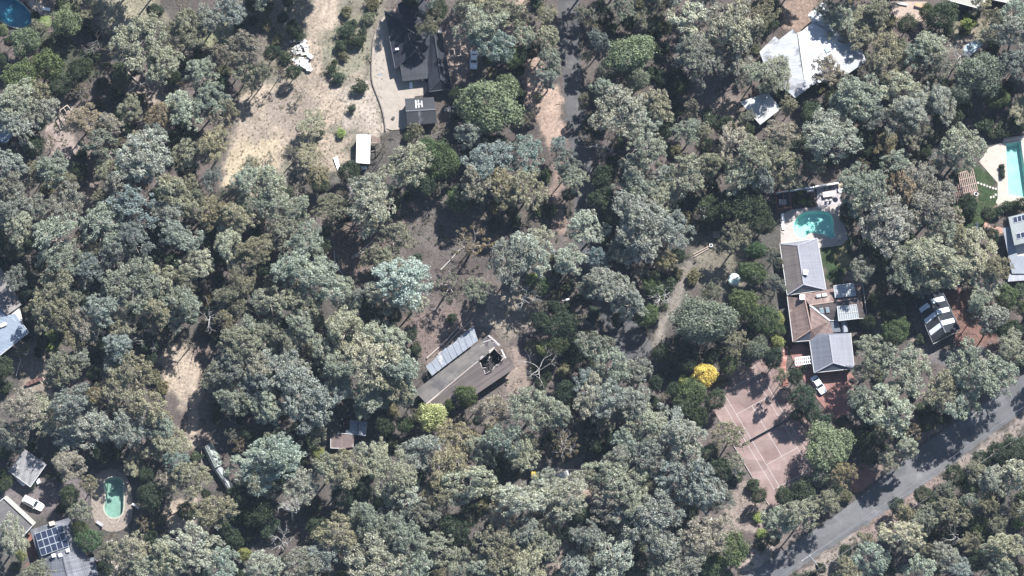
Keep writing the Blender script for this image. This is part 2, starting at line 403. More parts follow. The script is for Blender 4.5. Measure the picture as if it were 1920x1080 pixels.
SAND = (0.37, 0.305, 0.24); SANDY = (0.40, 0.335, 0.24); PINK = (0.34, 0.26, 0.21); MULCH = (0.115, 0.08, 0.068)
LAWN = (0.036, 0.056, 0.027); DRY = (0.175, 0.16, 0.125); GREY = (0.20, 0.185, 0.18); BROWN = (0.15, 0.115, 0.095); REDM = (0.15, 0.085, 0.07)  # LAWN is darkened to stand in for tree shade
ZONES = [   # outline on the sheet, colour, soft edge in metres, opacity
 ([(420,-20),(730,-20),(722,240),(700,260),(660,330),(560,330),(480,370),(415,350),(425,260),(440,180),(480,140),(500,60)], DRY, 3.0, 0.8),
 ([(588,-10),(645,-10),(628,60),(604,128),(585,150),(570,120),(574,60)], SAND, 1.5, 1.0),
 ([(450,175),(520,150),(585,150),(640,165),(645,215),(625,240),(560,255),(535,300),(480,365),(418,350),(428,260)], SAND, 2.0, 0.85),
 ([(425,290),(455,260),(530,265),(515,320),(470,300),(455,355),(425,355)], SANDY, 1.5, 1.0),
 ([(570,190),(645,170),(640,225),(600,235)], SAND, 1.2, 1.0),
 ([(640,165),(700,150),(716,205),(722,250),(690,255),(640,235)], (0.36,0.31,0.26), 1.5, 0.95),
 ([(590,250),(650,255),(660,300),(610,330),(580,300)], SAND, 1.5, 0.8),
 ([(640,110),(690,80),(692,150),(665,155)], SAND, 1.5, 0.6),
 ([(596,-10),(601,-10),(596,60),(588,120),(584,170),(579,170),(583,118),(591,60)], (0.24,0.195,0.155), 0.5, 0.8),
 ([(618,-10),(623,-10),(614,60),(603,118),(602,170),(597,170),(598,118),(609,60)], (0.24,0.195,0.155), 0.5, 0.8),
 ([(500,170),(560,160),(610,190),(560,250),(500,240)], (0.19,0.16,0.135), 2.2, 0.75),
 ([(450,190),(480,180),(500,260),(450,270)], (0.25,0.21,0.175), 2.0, 0.7),
 ([(600,60),(690,30),(690,120),(640,150),(610,130)], (0.17,0.165,0.12), 2.0, 0.8),
 ([(150,-20),(300,-20),(310,40),(240,70),(205,60)], (0.27,0.25,0.18), 2.5, 0.9),
 ([(335,30),(440,20),(450,110),(360,90)], (0.24,0.25,0.15), 3.0, 0.7),
 ([(40,-15),(70,-15),(105,30),(85,40)], (0.42,0.36,0.30), 0.5, 1.0),
 ([(60,60),(130,60),(190,140),(120,150)], LAWN, 1.5, 0.6),
 ([(88,190),(140,195),(140,250),(165,290),(110,300),(90,270)], (0.34,0.28,0.25), 1.5, 0.9),
 ([(235,160),(300,130),(310,190),(250,200)], (0.30,0.25,0.21), 2.0, 0.8),
 ([(170,330),(200,300),(170,400),(150,430),(140,400)], (0.27,0.22,0.19), 1.5, 0.8),
 ([(955,-10),(1005,-10),(985,70),(955,75)], (0.36,0.27,0.22), 1.5, 0.9),
 ([(970,110),(1000,90),(1028,150),(1048,160),(1060,265),(1030,285),(1008,225),(985,200)], (0.34,0.255,0.205), 1.2, 1.0),
 ([(1030,300),(1050,300),(1060,440),(1040,440)], (0.27,0.20,0.17), 1.0, 0.9),
 ([(835,60),(880,50),(900,110),(850,165),(835,120)], (0.30,0.235,0.20), 1.5, 0.8),
 ([(740,385),(900,380),(905,470),(800,480),(755,450)], (0.105,0.092,0.085), 3.0, 0.9),
 ([(755,600),(830,570),(900,600),(800,690),(770,660)], (0.145,0.112,0.10), 2.5, 0.9),
 ([(905,560),(1000,520),(1010,600),(950,640),(905,610)], (0.27,0.235,0.19), 2.0, 0.8),
 ([(935,640),(1000,675),(990,730),(955,735),(950,700),(965,680)], (0.25,0.20,0.17), 1.5, 0.9),
 ([(620,380),(760,400),(690,540),(610,520)], (0.125,0.095,0.082), 3.0, 0.8),
 ([(300,650),(330,640),(375,660),(380,740),(365,840),(345,830),(345,740),(300,720)], SAND, 1.6, 0.95),
 ([(360,640),(400,640),(395,830),(365,830),(378,740)], (0.145,0.115,0.10), 1.5, 0.95),
 ([(300,940),(370,930),(365,985),(320,1000)], SAND, 1.5, 1.0),
 ([(50,700),(110,690),(90,745),(20,750)], (0.25,0.21,0.17), 2.0, 0.9),
 ([(20,640),(100,640),(100,700),(30,700)], (0.22,0.185,0.155), 3.0, 0.9),
 ([(70,610),(110,610),(110,660),(75,660)], (0.13,0.17,0.07), 1.5, 0.8),
 ([(-20,890),(100,900),(180,880),(180,960),(120,980),(-20,940)], (0.115,0.10,0.10), 2.0, 1.0),
 ([(1215,645),(1245,590),(1270,510),(1296,490),(1302,515),(1268,598),(1230,652)], (0.245,0.22,0.19), 1.6, 0.85),
 ([(1290,440),(1400,430),(1400,540),(1310,530)], (0.155,0.14,0.11), 2.5, 0.9),
 ([(1000,860),(1095,865),(1085,900),(1040,905),(1000,890)], (0.16,0.14,0.13), 1.5, 0.9),
 ([(1095,880),(1135,890),(1120,950),(1090,940)], (0.36,0.28,0.23), 1.5, 0.9),
 ([(1040,1000),(1075,1000),(1040,1085),(1020,1080)], (0.28,0.23,0.20), 1.5, 0.8),
 ([(950,1000),(990,985),(985,1010),(955,1045)], (0.27,0.22,0.19), 1.5, 0.8),
 ([(1265,90),(1340,80),(1370,200),(1330,205),(1290,160)], (0.13,0.115,0.115), 2.0, 0.8),
 ([(1290,180),(1400,180),(1400,240),(1330,250)], (0.22,0.18,0.15), 2.0, 0.6),
 ([(1470,0),(1540,-10),(1525,45),(1500,62),(1470,45)], (0.26,0.19,0.15), 1.0, 0.9),
 ([(1760,40),(1850,40),(1860,90),(1790,100)], (0.26,0.23,0.17), 2.0, 0.8),
 ([(1785,70),(1850,65),(1835,95),(1790,95)], (0.30,0.25,0.22), 1.2, 0.8),
 ([(1800,320),(1835,305),(1872,343),(1872,385),(1840,440),(1780,420)], LAWN, 0.8, 1.0),
 ([(1790,350),(1830,350),(1825,378),(1795,375)], (0.24,0.17,0.15), 0.8, 0.9),
 ([(1535,460),(1600,450),(1605,525),(1545,530)], LAWN, 1.2, 1.0),
 ([(1572,470),(1590,462),(1592,500),(1578,505)], (0.26,0.23,0.12), 1.2, 0.9),
 ([(1580,515),(1625,500),(1630,530),(1590,535)], (0.30,0.24,0.19), 1.2, 0.8),
 ([(1630,600),(1690,585),(1690,625),(1630,640)], (0.18,0.145,0.13), 1.5, 0.8),
 ([(1700,560),(1720,545),(1760,650),(1750,690),(1720,660)], (0.26,0.21,0.19), 1.5, 0.9),
 ([(1770,540),(1850,560),(1880,660),(1800,660)], REDM, 2.0, 0.9),
 ([(1750,655),(1870,650),(1860,690),(1760,690)], (0.12,0.115,0.12), 2.0, 0.9),
 ([(1335,740),(1345,715),(1425,668),(1455,685),(1560,885),(1525,905),(1445,955),(1400,880)], (0.19,0.135,0.122), 0.8, 1.0),
 ([(1350,960),(1390,900),(1415,900),(1450,955),(1420,1000),(1360,1000)], (0.25,0.208,0.182), 1.5, 0.95),
 ([(1385,1060),(1440,1010),(1450,1040),(1400,1080)], (0.36,0.30,0.25), 1.2, 0.9),
 ([(1470,1095),(1590,1005),(1740,905),(1930,768),(1930,800),(1800,890),(1700,970),(1590,1030),(1560,1095)], (0.26,0.22,0.195), 1.3, 0.95),
 ([(1610,985),(1760,890),(1770,910),(1700,960),(1620,1040)], (0.19,0.145,0.13), 1.5, 0.8),
 ([(1430,1040),(1530,975),(1680,868),(1800,775),(1890,700),(1880,690),(1770,770),(1660,862),(1500,975)], (0.21,0.17,0.15), 1.3, 0.85),
 ([(1590,870),(1650,850),(1640,905),(1590,930)], (0.16,0.13,0.12), 1.2, 0.8),
 ([(40,1000),(62,1000),(78,1055),(60,1060),(38,1040)], (0.17,0.09,0.075), 0.5, 1.0),
]
# pool basins (sheet outline): the ground and the paving are cut open above them
POOL_A = smooth_closed([tuple(P(1440+x/5.4, 330+y/5.4)[:2]) for x, y in
  [(252,530),(262,470),(300,405),(370,362),(460,350),(560,352),(630,372),(664,430),(668,520),(662,575),(695,602),(645,642),(600,606),(520,592),(450,574),(405,588),(370,625),(320,637),(275,600)]], 2)
POOL_B = [tuple(P(x, y)[:2]) for x, y in [(1886,269.5),(1914,265),(1929,371),(1891,365)]]
POOL_C = smooth_closed([tuple(P(x/4.5, 840+y/4.5)[:2]) for x, y in
  [(876,310),(890,262),(960,240),(1028,262),(1043,310),(1043,520),(1020,572),(965,592),(905,572),(874,515),(890,450),(893,390)]], 2)
POOL_S = smooth_closed([tuple(P(x/4.5, 840+y/4.5)[:2]) for x, y in
  [(912,590),(940,600),(985,600),(1004,588),(1000,615),(960,634),(918,615)]], 2)
POOL_D = smooth_closed([tuple(P(x, y)[:2]) for x, y in [(-22,-6),(22,-6),(50,14),(66,38),(44,53),(18,50),(-22,22)]], 2)
BASINS = [POOL_A, POOL_B, POOL_C, POOL_S, POOL_D]

def build_ground():
    st = 0.5
    xs = np.concatenate([[-2200, -900, -400, -220], np.arange(-132, 132.01, st), [220, 400, 900, 2200]])
    ys = np.concatenate([[-2200, -900, -400, -170], np.arange(-84, 84.01, st), [170, 400, 900, 2200]])
    X, Y = np.meshgrid(xs, ys); nx, ny = len(xs), len(ys)
    wx = X+(vnoise(X, Y, 0.45, 1)-.5)*2.6+(vnoise(X, Y, 1.3, 2)-.5)*1.2
    wy = Y+(vnoise(X, Y, 0.45, 3)-.5)*2.6+(vnoise(X, Y, 1.3, 4)-.5)*1.2
    col = np.zeros(X.shape+(3,))
    a = vnoise(X, Y, 0.06, 5)[..., None]; b = vnoise(X, Y, 0.35, 6)[..., None]
    base = np.array((0.105, 0.086, 0.080))*a + np.array((0.062, 0.060, 0.054))*(1-a)
    col[:] = base*(0.75+0.5*b)
    for poly, c, soft, op in ZONES:
        pw = [tuple(P(x, y)[:2]) for x, y in poly]
        sd = poly_sd(wx, wy, pw)
        w = np.clip(0.5-sd/soft, 0, 1); w = w*w*(3-2*w)*op
        w = w[..., None]
        if max(c) > 0.2: c = mul(c, 0.82)
        k = 0.82+0.36*vnoise(X, Y, 0.5, hash(poly[0]) % 1000)[..., None]
        col = col*(1-w)+np.array(c)*k*w
    Z = (vnoise(X, Y, 0.08, 8)-.5)*0.10
    keep_flat = np.full(X.shape, 1.0)
    Z = Z-0.06
    V = np.stack([X, Y, Z], -1).reshape(-1, 3)
    idx = np.arange(nx*ny).reshape(ny, nx)
    F = np.stack([idx[:-1, :-1], idx[:-1, 1:], idx[1:, 1:], idx[1:, :-1]], -1).reshape(-1, 4)
    cen = V[F].mean(1)
    dead = np.zeros(len(F), bool)
    for bp_ in BASINS:
        dead |= poly_sd(cen[:, 0], cen[:, 1], bp_) < 0.45
    F = F[~dead]
    me = arrays_mesh('ground', V, F, smooth=True)
    ca = me.color_attributes.new('soil', 'FLOAT_COLOR', 'POINT')
    ca.data.foreach_set('color', np.concatenate([col.reshape(-1, 3), np.ones((len(V), 1))], 1).astype(np.float32).ravel())
    m, t, bs = new_mat('forest_soil')
    at = N(t, 'ShaderNodeAttribute'); at.attribute_name = 'soil'
    tc = N(t, 'ShaderNodeTexCoord')
    n1 = N(t, 'ShaderNodeTexNoise'); n1.inputs['Scale'].default_value = 1.6; n1.inputs['Detail'].default_value = 10; n1.inputs['Roughness'].default_value = 0.72
    t.links.new(tc.outputs['Object'], n1.inputs['Vector'])
    mr = N(t, 'ShaderNodeMapRange'); mr.inputs['From Min'].default_value = 0.3; mr.inputs['From Max'].default_value = 0.7; mr.inputs['To Min'].default_value = 0.52; mr.inputs['To Max'].default_value = 1.42
    t.links.new(n1.outputs['Fac'], mr.inputs['Value'])
    v = N(t, 'ShaderNodeVectorMath', operation='SCALE'); t.links.new(at.outputs['Color'], v.inputs[0]); t.links.new(mr.outputs[0], v.inputs['Scale'])
    # dark leaf litter and pale bark scraps as fine speckle
    n2 = N(t, 'ShaderNodeTexNoise'); n2.inputs['Scale'].default_value = 3.2; n2.inputs['Detail'].default_value = 6; n2.inputs['Roughness'].default_value = 0.8
    mp = N(t, 'ShaderNodeMapping'); mp.inputs['Location'].default_value = (13, 5, 2); t.links.new(tc.outputs['Object'], mp.inputs[0]); t.links.new(mp.outputs[0], n2.inputs['Vector'])
    s1 = N(t, 'ShaderNodeMapRange', interpolation_type='SMOOTHSTEP'); s1.inputs['From Min'].default_value = 0.50; s1.inputs['From Max'].default_value = 0.62; s1.inputs['To Max'].default_value = 0.6
    t.links.new(n2.outputs['Fac'], s1.inputs['Value'])
    mx = N(t, 'ShaderNodeMix', data_type='RGBA'); mx.inputs['B'].default_value = (0.075, 0.062, 0.05, 1)
    n3 = N(t, 'ShaderNodeTexNoise'); n3.inputs['Scale'].default_value = 0.22; n3.inputs['Detail'].default_value = 4; t.links.new(mp.outputs[0], n3.inputs['Vector'])
    s3 = N(t, 'ShaderNodeMapRange', interpolation_type='SMOOTHSTEP'); s3.inputs['From Min'].default_value = 0.40; s3.inputs['From Max'].default_value = 0.60; s3.inputs['To Min'].default_value = 0.12; s3.inputs['To Max'].default_value = 1.25
    t.links.new(n3.outputs['Fac'], s3.inputs['Value'])
    sm = N(t, 'ShaderNodeMath', operation='MULTIPLY'); t.links.new(s1.outputs[0], sm.inputs[0]); t.links.new(s3.outputs[0], sm.inputs[1])
    t.links.new(sm.outputs[0], mx.inputs['Factor']); t.links.new(v.outputs[0], mx.inputs['A'])
    t.links.new(mx.outputs['Result'], bs.inputs['Base Color'])
    bs.inputs['Roughness'].default_value = 0.95; bs.inputs['Specular IOR Level'].default_value = 0.1
    bp = N(t, 'ShaderNodeBump'); bp.inputs['Strength'].default_value = 0.6; bp.inputs['Distance'].default_value = 0.12
    t.links.new(n1.outputs['Fac'], bp.inputs['Height']); t.links.new(bp.outputs[0], bs.inputs['Normal'])
    me.materials.append(m)
    o = link(bpy.data.objects.new('ground', me)); tag(o, kind='structure')
    return o
build_ground()

# ---------------------------------------------------------------- roads
def ribbon(name, left, right, z, mat, kind='structure', sub=6, th=0.06, jitter=0.12, seed=1):
    rg = random.Random(seed)
    L = smooth_open([P(x, y) for x, y in left], 2); R = smooth_open([P(x, y) for x, y in right], 2)
    def resample(pts, n):
        d = [0]
        for i in range(1, len(pts)): d.append(d[-1]+(pts[i]-pts[i-1]).length)
        out = []
        for k in range(n):
            s = d[-1]*k/(n-1); i = max(j for j in range(len(d)) if d[j] <= s+1e-9); i = min(i, len(pts)-2)
            t = (s-d[i])/max(1e-9, d[i+1]-d[i]); out.append(pts[i].lerp(pts[i+1], t))
        return out
    n = 140; L = resample(L, n); R = resample(R, n)
    V = []; F = []
    cr = 8
    for i in range(n):
        a = L[i]+Vector((rg.gauss(0, jitter), rg.gauss(0, jitter), 0)); b = R[i]+Vector((rg.gauss(0, jitter), rg.gauss(0, jitter), 0))
        for k in range(cr+1):
            p = a.lerp(b, k/cr); V.append((p.x, p.y, z+0.06*math.sin(math.pi*k/cr)-(0.07 if k in (0, cr) else 0)))
    w = cr+1
    for i in range(n-1):
        for k in range(cr): F.append((i*w+k, (i+1)*w+k, (i+1)*w+k+1, i*w+k+1))
    me = bpy.data.meshes.new(name); me.from_pydata(V, [], F); me.update()
    if me.polygons[0].normal.z < 0: me.flip_normals()
    for p in me.polygons: p.use_smooth = True
    me.materials.append(mat)
    o = link(bpy.data.objects.new(name, me)); tag(o, kind=kind)
    return o
def mat_road(name, c1, c2, pale):
    m, t, b = new_mat(name)
    tc = N(t, 'ShaderNodeTexCoord')
    n1 = N(t, 'ShaderNodeTexNoise'); n1.inputs['Scale'].default_value = 0.25; n1.inputs['Detail'].default_value = 9; n1.inputs['Roughness'].default_value = 0.65
    t.links.new(tc.outputs['Object'], n1.inputs['Vector'])
    r = ramp(t, [(0.3, c1), (0.6, c2), (0.78, pale)]); t.links.new(n1.outputs['Fac'], r.inputs['Fac'])
    n2 = N(t, 'ShaderNodeTexNoise'); n2.inputs['Scale'].default_value = 7; n2.inputs['Detail'].default_value = 5; n2.inputs['Roughness'].default_value = 0.8
    t.links.new(tc.outputs['Object'], n2.inputs['Vector'])
    mr = N(t, 'ShaderNodeMapRange'); mr.inputs['From Min'].default_value = 0.3; mr.inputs['From Max'].default_value = 0.7; mr.inputs['To Min'].default_value = 0.8; mr.inputs['To Max'].default_value = 1.2
    t.links.new(n2.outputs['Fac'], mr.inputs['Value'])
    v = N(t, 'ShaderNodeVectorMath', operation='SCALE'); t.links.new(r.outputs[0], v.inputs[0]); t.links.new(mr.outputs[0], v.inputs['Scale'])
    vo = N(t, 'ShaderNodeTexVoronoi'); vo.inputs['Scale'].default_value = 0.16       # old patch repairs, each its own tone
    mpv = N(t, 'ShaderNodeMapping'); mpv.inputs['Scale'].default_value = (1.0, 1.7, 1); mpv.inputs['Rotation'].default_value = (0, 0, rad(38)); t.links.new(tc.outputs['Object'], mpv.inputs[0]); t.links.new(mpv.outputs[0], vo.inputs['Vector'])
    sx_ = N(t, 'ShaderNodeSeparateColor'); t.links.new(vo.outputs['Color'], sx_.inputs[0])
    mv = N(t, 'ShaderNodeMapRange'); mv.inputs['To Min'].default_value = 0.84; mv.inputs['To Max'].default_value = 1.16; t.links.new(sx_.outputs[0], mv.inputs['Value'])
    v2 = N(t, 'ShaderNodeVectorMath', operation='SCALE'); t.links.new(v.outputs[0], v2.inputs[0]); t.links.new(mv.outputs[0], v2.inputs['Scale'])
    t.links.new(v2.outputs[0], b.inputs['Base Color']); b.inputs['Roughness'].default_value = 0.9; b.inputs['Specular IOR Level'].default_value = 0.25
    return m
asphalt = mat_road('asphalt', (0.082, 0.083, 0.088), (0.118, 0.118, 0.122), (0.20, 0.195, 0.19))
asphalt2 = mat_road('shade_toned_asphalt', (0.055, 0.055, 0.058), (0.085, 0.083, 0.083), (0.17, 0.15, 0.135))  # lane tone darkened to stand in for the shade of its trees
ribbon('road', [(1370,1098),(1440,1050),(1520,997),(1603,941),(1643,905),(1740,825),(1807,781),(1873,735),(1960,672)],
       [(1440,1102),(1480,1078),(1573,1017),(1650,966),(1723,916),(1780,873),(1840,829),(1920,770),(1990,718)], 0.02, asphalt)
ribbon('lane', [(1046,-20),(1046,60),(1054,150),(1060,220),(1072,300),(1078,400),(1088,500),(1108,570),(1140,620),(1170,680)],
       [(1086,-20),(1086,60),(1090,150),(1098,220),(1112,300),(1118,400),(1128,490),(1155,555),(1195,605),(1230,660)], 0.015, asphalt2, jitter=0.2, seed=4)
# red brick-paved driveway strips and forecourt
brick = mat_paving('red_brick_paving', (0.27, 0.125, 0.105), (0.20, 0.10, 0.09), (0.16, 0.12, 0.11), 0.23, 0.115, 0.012, rad(20), 0.35)
def sheet(name, pts, z, mat, th=0.12, smooth=0, kind='structure', label=None, cat=None):
    w = [tuple(P(x, y)[:2]) for x, y in pts]
    if smooth: w = smooth_closed(w, smooth)
    o = MB().prism(w, z-th, z).build(name, mat)
    return tag(o, label, cat, None, kind)
sheet('forecourt', [(1477,648),(1517,645),(1521,680),(1528,700),(1601,692),(1604,735),(1590,780),(1562,790),(1546,765),(1524,738),(1500,700),(1488,680)], 0.05, brick, smooth=1)
sheet('driveway', [(1598,884),(1616,862),(1630,878),(1645,897),(1603,930),(1594,905)], 0.06, brick, smooth=1)

# ---------------------------------------------------------------- terrace, decks and pools
gravel = mat_plain('cream_gravel', (0.285, 0.25, 0.214), 0.95, 0.16, 0.7, 0.1, bump=0.5, bscale=9)
TERR = [(722,22),(706,52),(698,82),(696,150),(704,172),(716,202),(721,226),(724,246),(770,240),(770,182),(802,178),(802,148),(764,152),(742,120),(735,80)]
sheet('terrace', TERR, 0.10, gravel, th=0.3, smooth=1)
def basin(name, label, outline, floor_mat, water_mat, depth, level, coping_mat, coping=0.28, cz=0.06):
    c = centroid(outline); root = empty(name, c, label, 'pool')
    top = level+0.0
    n = len(outline)
    inner = inset_poly(outline, 0.15); deep = inset_poly(outline, 0.35)
    m = MB()
    vs = [(p[0], p[1], cz-0.02) for p in outline]+[(p[0], p[1], -depth*0.45) for p in inner]+[(p[0], p[1], -depth) for p in deep]
    fs = []
    for r_ in range(2):
        for i in range(n):
            j = (i+1) % n
            fs.append((r_*n+i, r_*n+j, (r_+1)*n+j, (r_+1)*n+i))
    fs.append(tuple(range(2*n, 3*n)))
    m.add(vs, fs).build('basin', floor_mat, root, off=c)
    MB().add([(p[0], p[1], level) for p in outline], [tuple(range(n))]).build('water', water_mat, root, off=c)
    outer = inset_poly(outline, -coping)
    MB().sheet_hole([tuple(p) for p in outer], outline, cz, 0.2).build('coping', coping_mat, root, off=c)
    return root
aqua = mat_plain('aqua_pool_paint', (0.44, 0.68, 0.62), 0.6, 0.15, 0.5)
aqua2 = mat_plain('teal_pool_paint', (0.36, 0.51, 0.47), 0.6, 0.18, 0.5)
algae = mat_plain('dull_green_pool_paint', (0.30, 0.36, 0.335), 0.7, 0.3, 0.4)
bluep = mat_plain('blue_pool_paint', (0.06, 0.22, 0.32), 0.6, 0.2, 0.5)
wat = mat_water('pool_water', (0.74, 0.92, 0.90)); wat2 = mat_water('pool_water_green', (0.68, 0.83, 0.77))
cream = mat_paving('cream_paving', (0.36, 0.328, 0.30), (0.33, 0.302, 0.278), (0.27, 0.245, 0.225), 0.6, 0.6, 0.012, rad(-9), 0.16)
cop = mat_plain('pale_coping', (0.38, 0.345, 0.305), 0.8, 0.1)
copg = mat_plain('grey_coping', (0.30, 0.29, 0.24), 0.85, 0.15)
pebble = mat_plain('pebble_concrete', (0.21, 0.18, 0.155), 0.95, 0.38, 2.2, 0.1, bump=0.6, bscale=8)
def deck_with_hole(name, outer, holes, z, mat):
    A = [tuple(P(x, y)[:2]) for x, y in outer]
    hole = inset_poly(holes, -0.27)
    o = MB().sheet_hole(A, [tuple(p) for p in hole], z, 0.25).build(name, mat)
    return tag(o, kind='structure')
deck_with_hole('pool_deck', [(1463,404),(1484,393),(1577,383),(1589.5,448.5),(1577,460),(1538,465),(1464,466)], POOL_A, 0.055, cream)
deck_with_hole('pool_deck', [(1836,303.5),(1854,277),(1880,267),(1882,258),(1914,255),(1945,250),(1948,386),(1872,389),(1867,379),(1870.5,372),(1870.5,343)], POOL_B, 0.055, mat_paving('white_paving', (0.38,0.342,0.295),(0.35,0.318,0.276),(0.3,0.275,0.25),0.9,0.9,0.012,rad(10),0.15))
DECKC = smooth_closed([(172,893),(206,879),(240,889),(250,940),(246,985),(215,1000),(188,992),(172,972)], 2)
MBx = MB().sheet_hole([tuple(P(x, y)[:2]) for x, y in DECKC], [tuple(p) for p in inset_poly(POOL_C, -0.27)], 0.03, 0.25)
tag(MBx.build('pool_deck', pebble), kind='structure')
basin('swimming_pool', 'aqua kidney shaped pool on cream deck above the grey-roofed house', POOL_A, aqua, wat, 1.5, -0.10, cop)
basin('swimming_pool', 'long rectangular teal pool at the right edge in white paving', POOL_B, aqua2, wat, 1.6, -0.10, cop)
basin('swimming_pool', 'murky green rounded pool in pebble surround at lower left', POOL_C, algae, wat2, 1.3, -0.14, copg, cz=0.035)
basin('spa_pool', 'small half-round spa at the foot of the murky green pool', POOL_S, mat_plain('spa_paint', (0.10,0.22,0.24), 0.6), wat2, 0.9, -0.10, copg, 0.12, cz=0.055)
basin('swimming_pool', 'bright blue shaded pool in the top left corner', POOL_D, bluep, wat, 1.3, -0.08, copg, cz=0.04)
# grey paved barbecue terrace above the kidney pool
sheet('paved_terrace', [(1531,350),(1573,343),(1578,383),(1532,390)], 0.07, mat_paving('lilac_paving', (0.36,0.33,0.34),(0.32,0.30,0.31),(0.25,0.23,0.23),0.5,0.5,0.015,rad(-9),0.18))
sheet('paved_terrace', [(1668,3),(1738,3),(1736,40),(1704,47),(1680,40)], 0.05, mat_paving('tan_paving', (0.34,0.27,0.22),(0.30,0.24,0.20),(0.2,0.17,0.14),0.5,0.5,0.015,rad(5),0.2))
sheet('garden_path', [(1866,384),(1874,388),(1862,405),(1852,426),(1880,425),(1886,436),(1858,442),(1842,436),(1846,415),(1855,398)], 0.03, mat_plain('terracotta_gravel', (0.30,0.19,0.155), 0.95, 0.25, 1.2), smooth=1)
sheet('patio', [(184,1066),(200,1052),(222,1050),(226,1095),(188,1095)], 0.05, mat_plain('pale_patio', (0.30,0.26,0.225), 0.9, 0.12))
# ---------------------------------------------------------------- building helpers
white_trim = mat_plain('pale_trim', (0.40, 0.40, 0.395), 0.6, 0.1)
dark_trim = mat_plain('dark_trim', (0.10, 0.105, 0.12), 0.6, 0.2)
brick_wall = mat_paving('brown_brick_wall', (0.24, 0.15, 0.12), (0.2, 0.125, 0.1), (0.3, 0.27, 0.25), 0.24, 0.086, 0.01)
pale_wall = mat_plain('pale_render', (0.48, 0.45, 0.40), 0.9, 0.12)
dark_wall = mat_plain('dark_wall', (0.10, 0.085, 0.075), 0.9, 0.2)
glass_dark = mat_plain('window_glass', (0.03, 0.04, 0.05), 0.08, 0.1, spec=0.6)
timber = mat_plain('weathered_timber', (0.30, 0.25, 0.21), 0.9, 0.3, 3)
char = mat_plain('charred_timber', (0.035, 0.032, 0.034), 0.95, 0.5, 3)
whitep = mat_plain('white_paint', (0.80, 0.80, 0.79), 0.5, 0.05)
def pt(q): return P(*q)
def building(name, label, planes, foot=None, wall_h=2.6, wall=None, inset=0.55, caps=(), gutters=(), cap_mat=None, gut_mat=None, th=0.10, cat='building', windows=0):
    """planes: (part name, [(px,py,h)..], material); foot: eave outline on the sheet at eave height"""
    allp = [pt(q) for pl in planes for q in pl[1]]
    c = centroid(allp); root = empty(name, c, label, cat)
    for pn, pts, mt in planes:
        MB().slab([pt(q) for q in pts], th).build(pn, mt, root, off=c)
    if foot:
        w = [P(x, y, wall_h) for x, y in foot]
        ins = inset_poly(w, inset)
        MB().prism([tuple(p) for p in ins], -0.15, wall_h-0.12).build('wall', wall or brick_wall, root, off=c)
        if windows:
            n = len(ins)
            for i in range(n):
                a, b = ins[i], ins[(i+1) % n]; e = b-a; L = e.length
                if L < 3: continue
                ar = sum(ins[k].x*ins[(k+1) % n].y-ins[(k+1) % n].x*ins[k].y for k in range(n))
                nr = Vector((e.y, -e.x)).normalized()*(1 if ar > 0 else -1)
                k = max(1, min(windows, int(L/3.2)))
                for j in range(k):
                    p = a.lerp(b, (j+0.5)/k)+nr*0.02
                    wd = MB().box((p.x, p.y, wall_h*0.55), (1.5, 0.06, 1.1), math.atan2(e.y, e.x)).build('window', white_trim, root, off=c)
                    q = p+nr*0.035
                    MB().box((q.x, q.y, wall_h*0.55), (1.34, 0.02, 0.94), math.atan2(e.y, e.x)).build('pane', glass_dark, wd, off=c)
    for a, b in caps:
        pa, pb = pt(a), pt(b); up = Vector((0, 0, 0.04))
        MB().bar(pa+up, pb+up, 0.26, 0.10).build('ridge_cap', cap_mat or dark_trim, root, off=c)
    for a, b in gutters:
        pa, pb = pt(a), pt(b); dn = Vector((0, 0, -0.02))
        MB().bar(pa+dn, pb+dn, 0.14, 0.14).build('gutter', gut_mat or white_trim, root, off=c)
    return root, c
def on_plane(plane, px, py):
    """height of the roof plane (three sheet points) where the sheet reads (px,py)"""
    a, b, c3 = [pt(q) for q in plane[:3]]
    n = (b-a).cross(c3-a)
    o = Vector((CX, CY, CZ)); d = (P(px, py, 0)-o)
    t = (a-o).dot(n)/d.dot(n)
    return o+d*t, (n.normalized() if n.z > 0 else -n.normalized())
def plane_panel(plane, quad, lift, th, name, mat, root, c):
    pts = [on_plane(plane, x, y)[0]+on_plane(plane, x, y)[1]*lift for x, y in quad]
    return MB().slab(pts, th).build(name, mat, root, off=c)
def roof_box(root, c, name, px, py, h, size, mat, rz=0.0):
    p = P(px, py, h+size[2]/2)
    return MB().box(p, size, rz).build(name, mat, root, off=c, bevel=0.02)
def lerp2(a, b, t): return (a[0]+(b[0]-a[0])*t, a[1]+(b[1]-a[1])*t)
def quadgrid(q, u0, u1, v0, v1):
    """sub-quad of quad q = [p00,p10,p11,p01]"""
    f = lambda u, v: lerp2(lerp2(q[0], q[1], u), lerp2(q[3], q[2], u), v)
    return [f(u0, v0), f(u1, v0), f(u1, v1), f(u0, v1)]

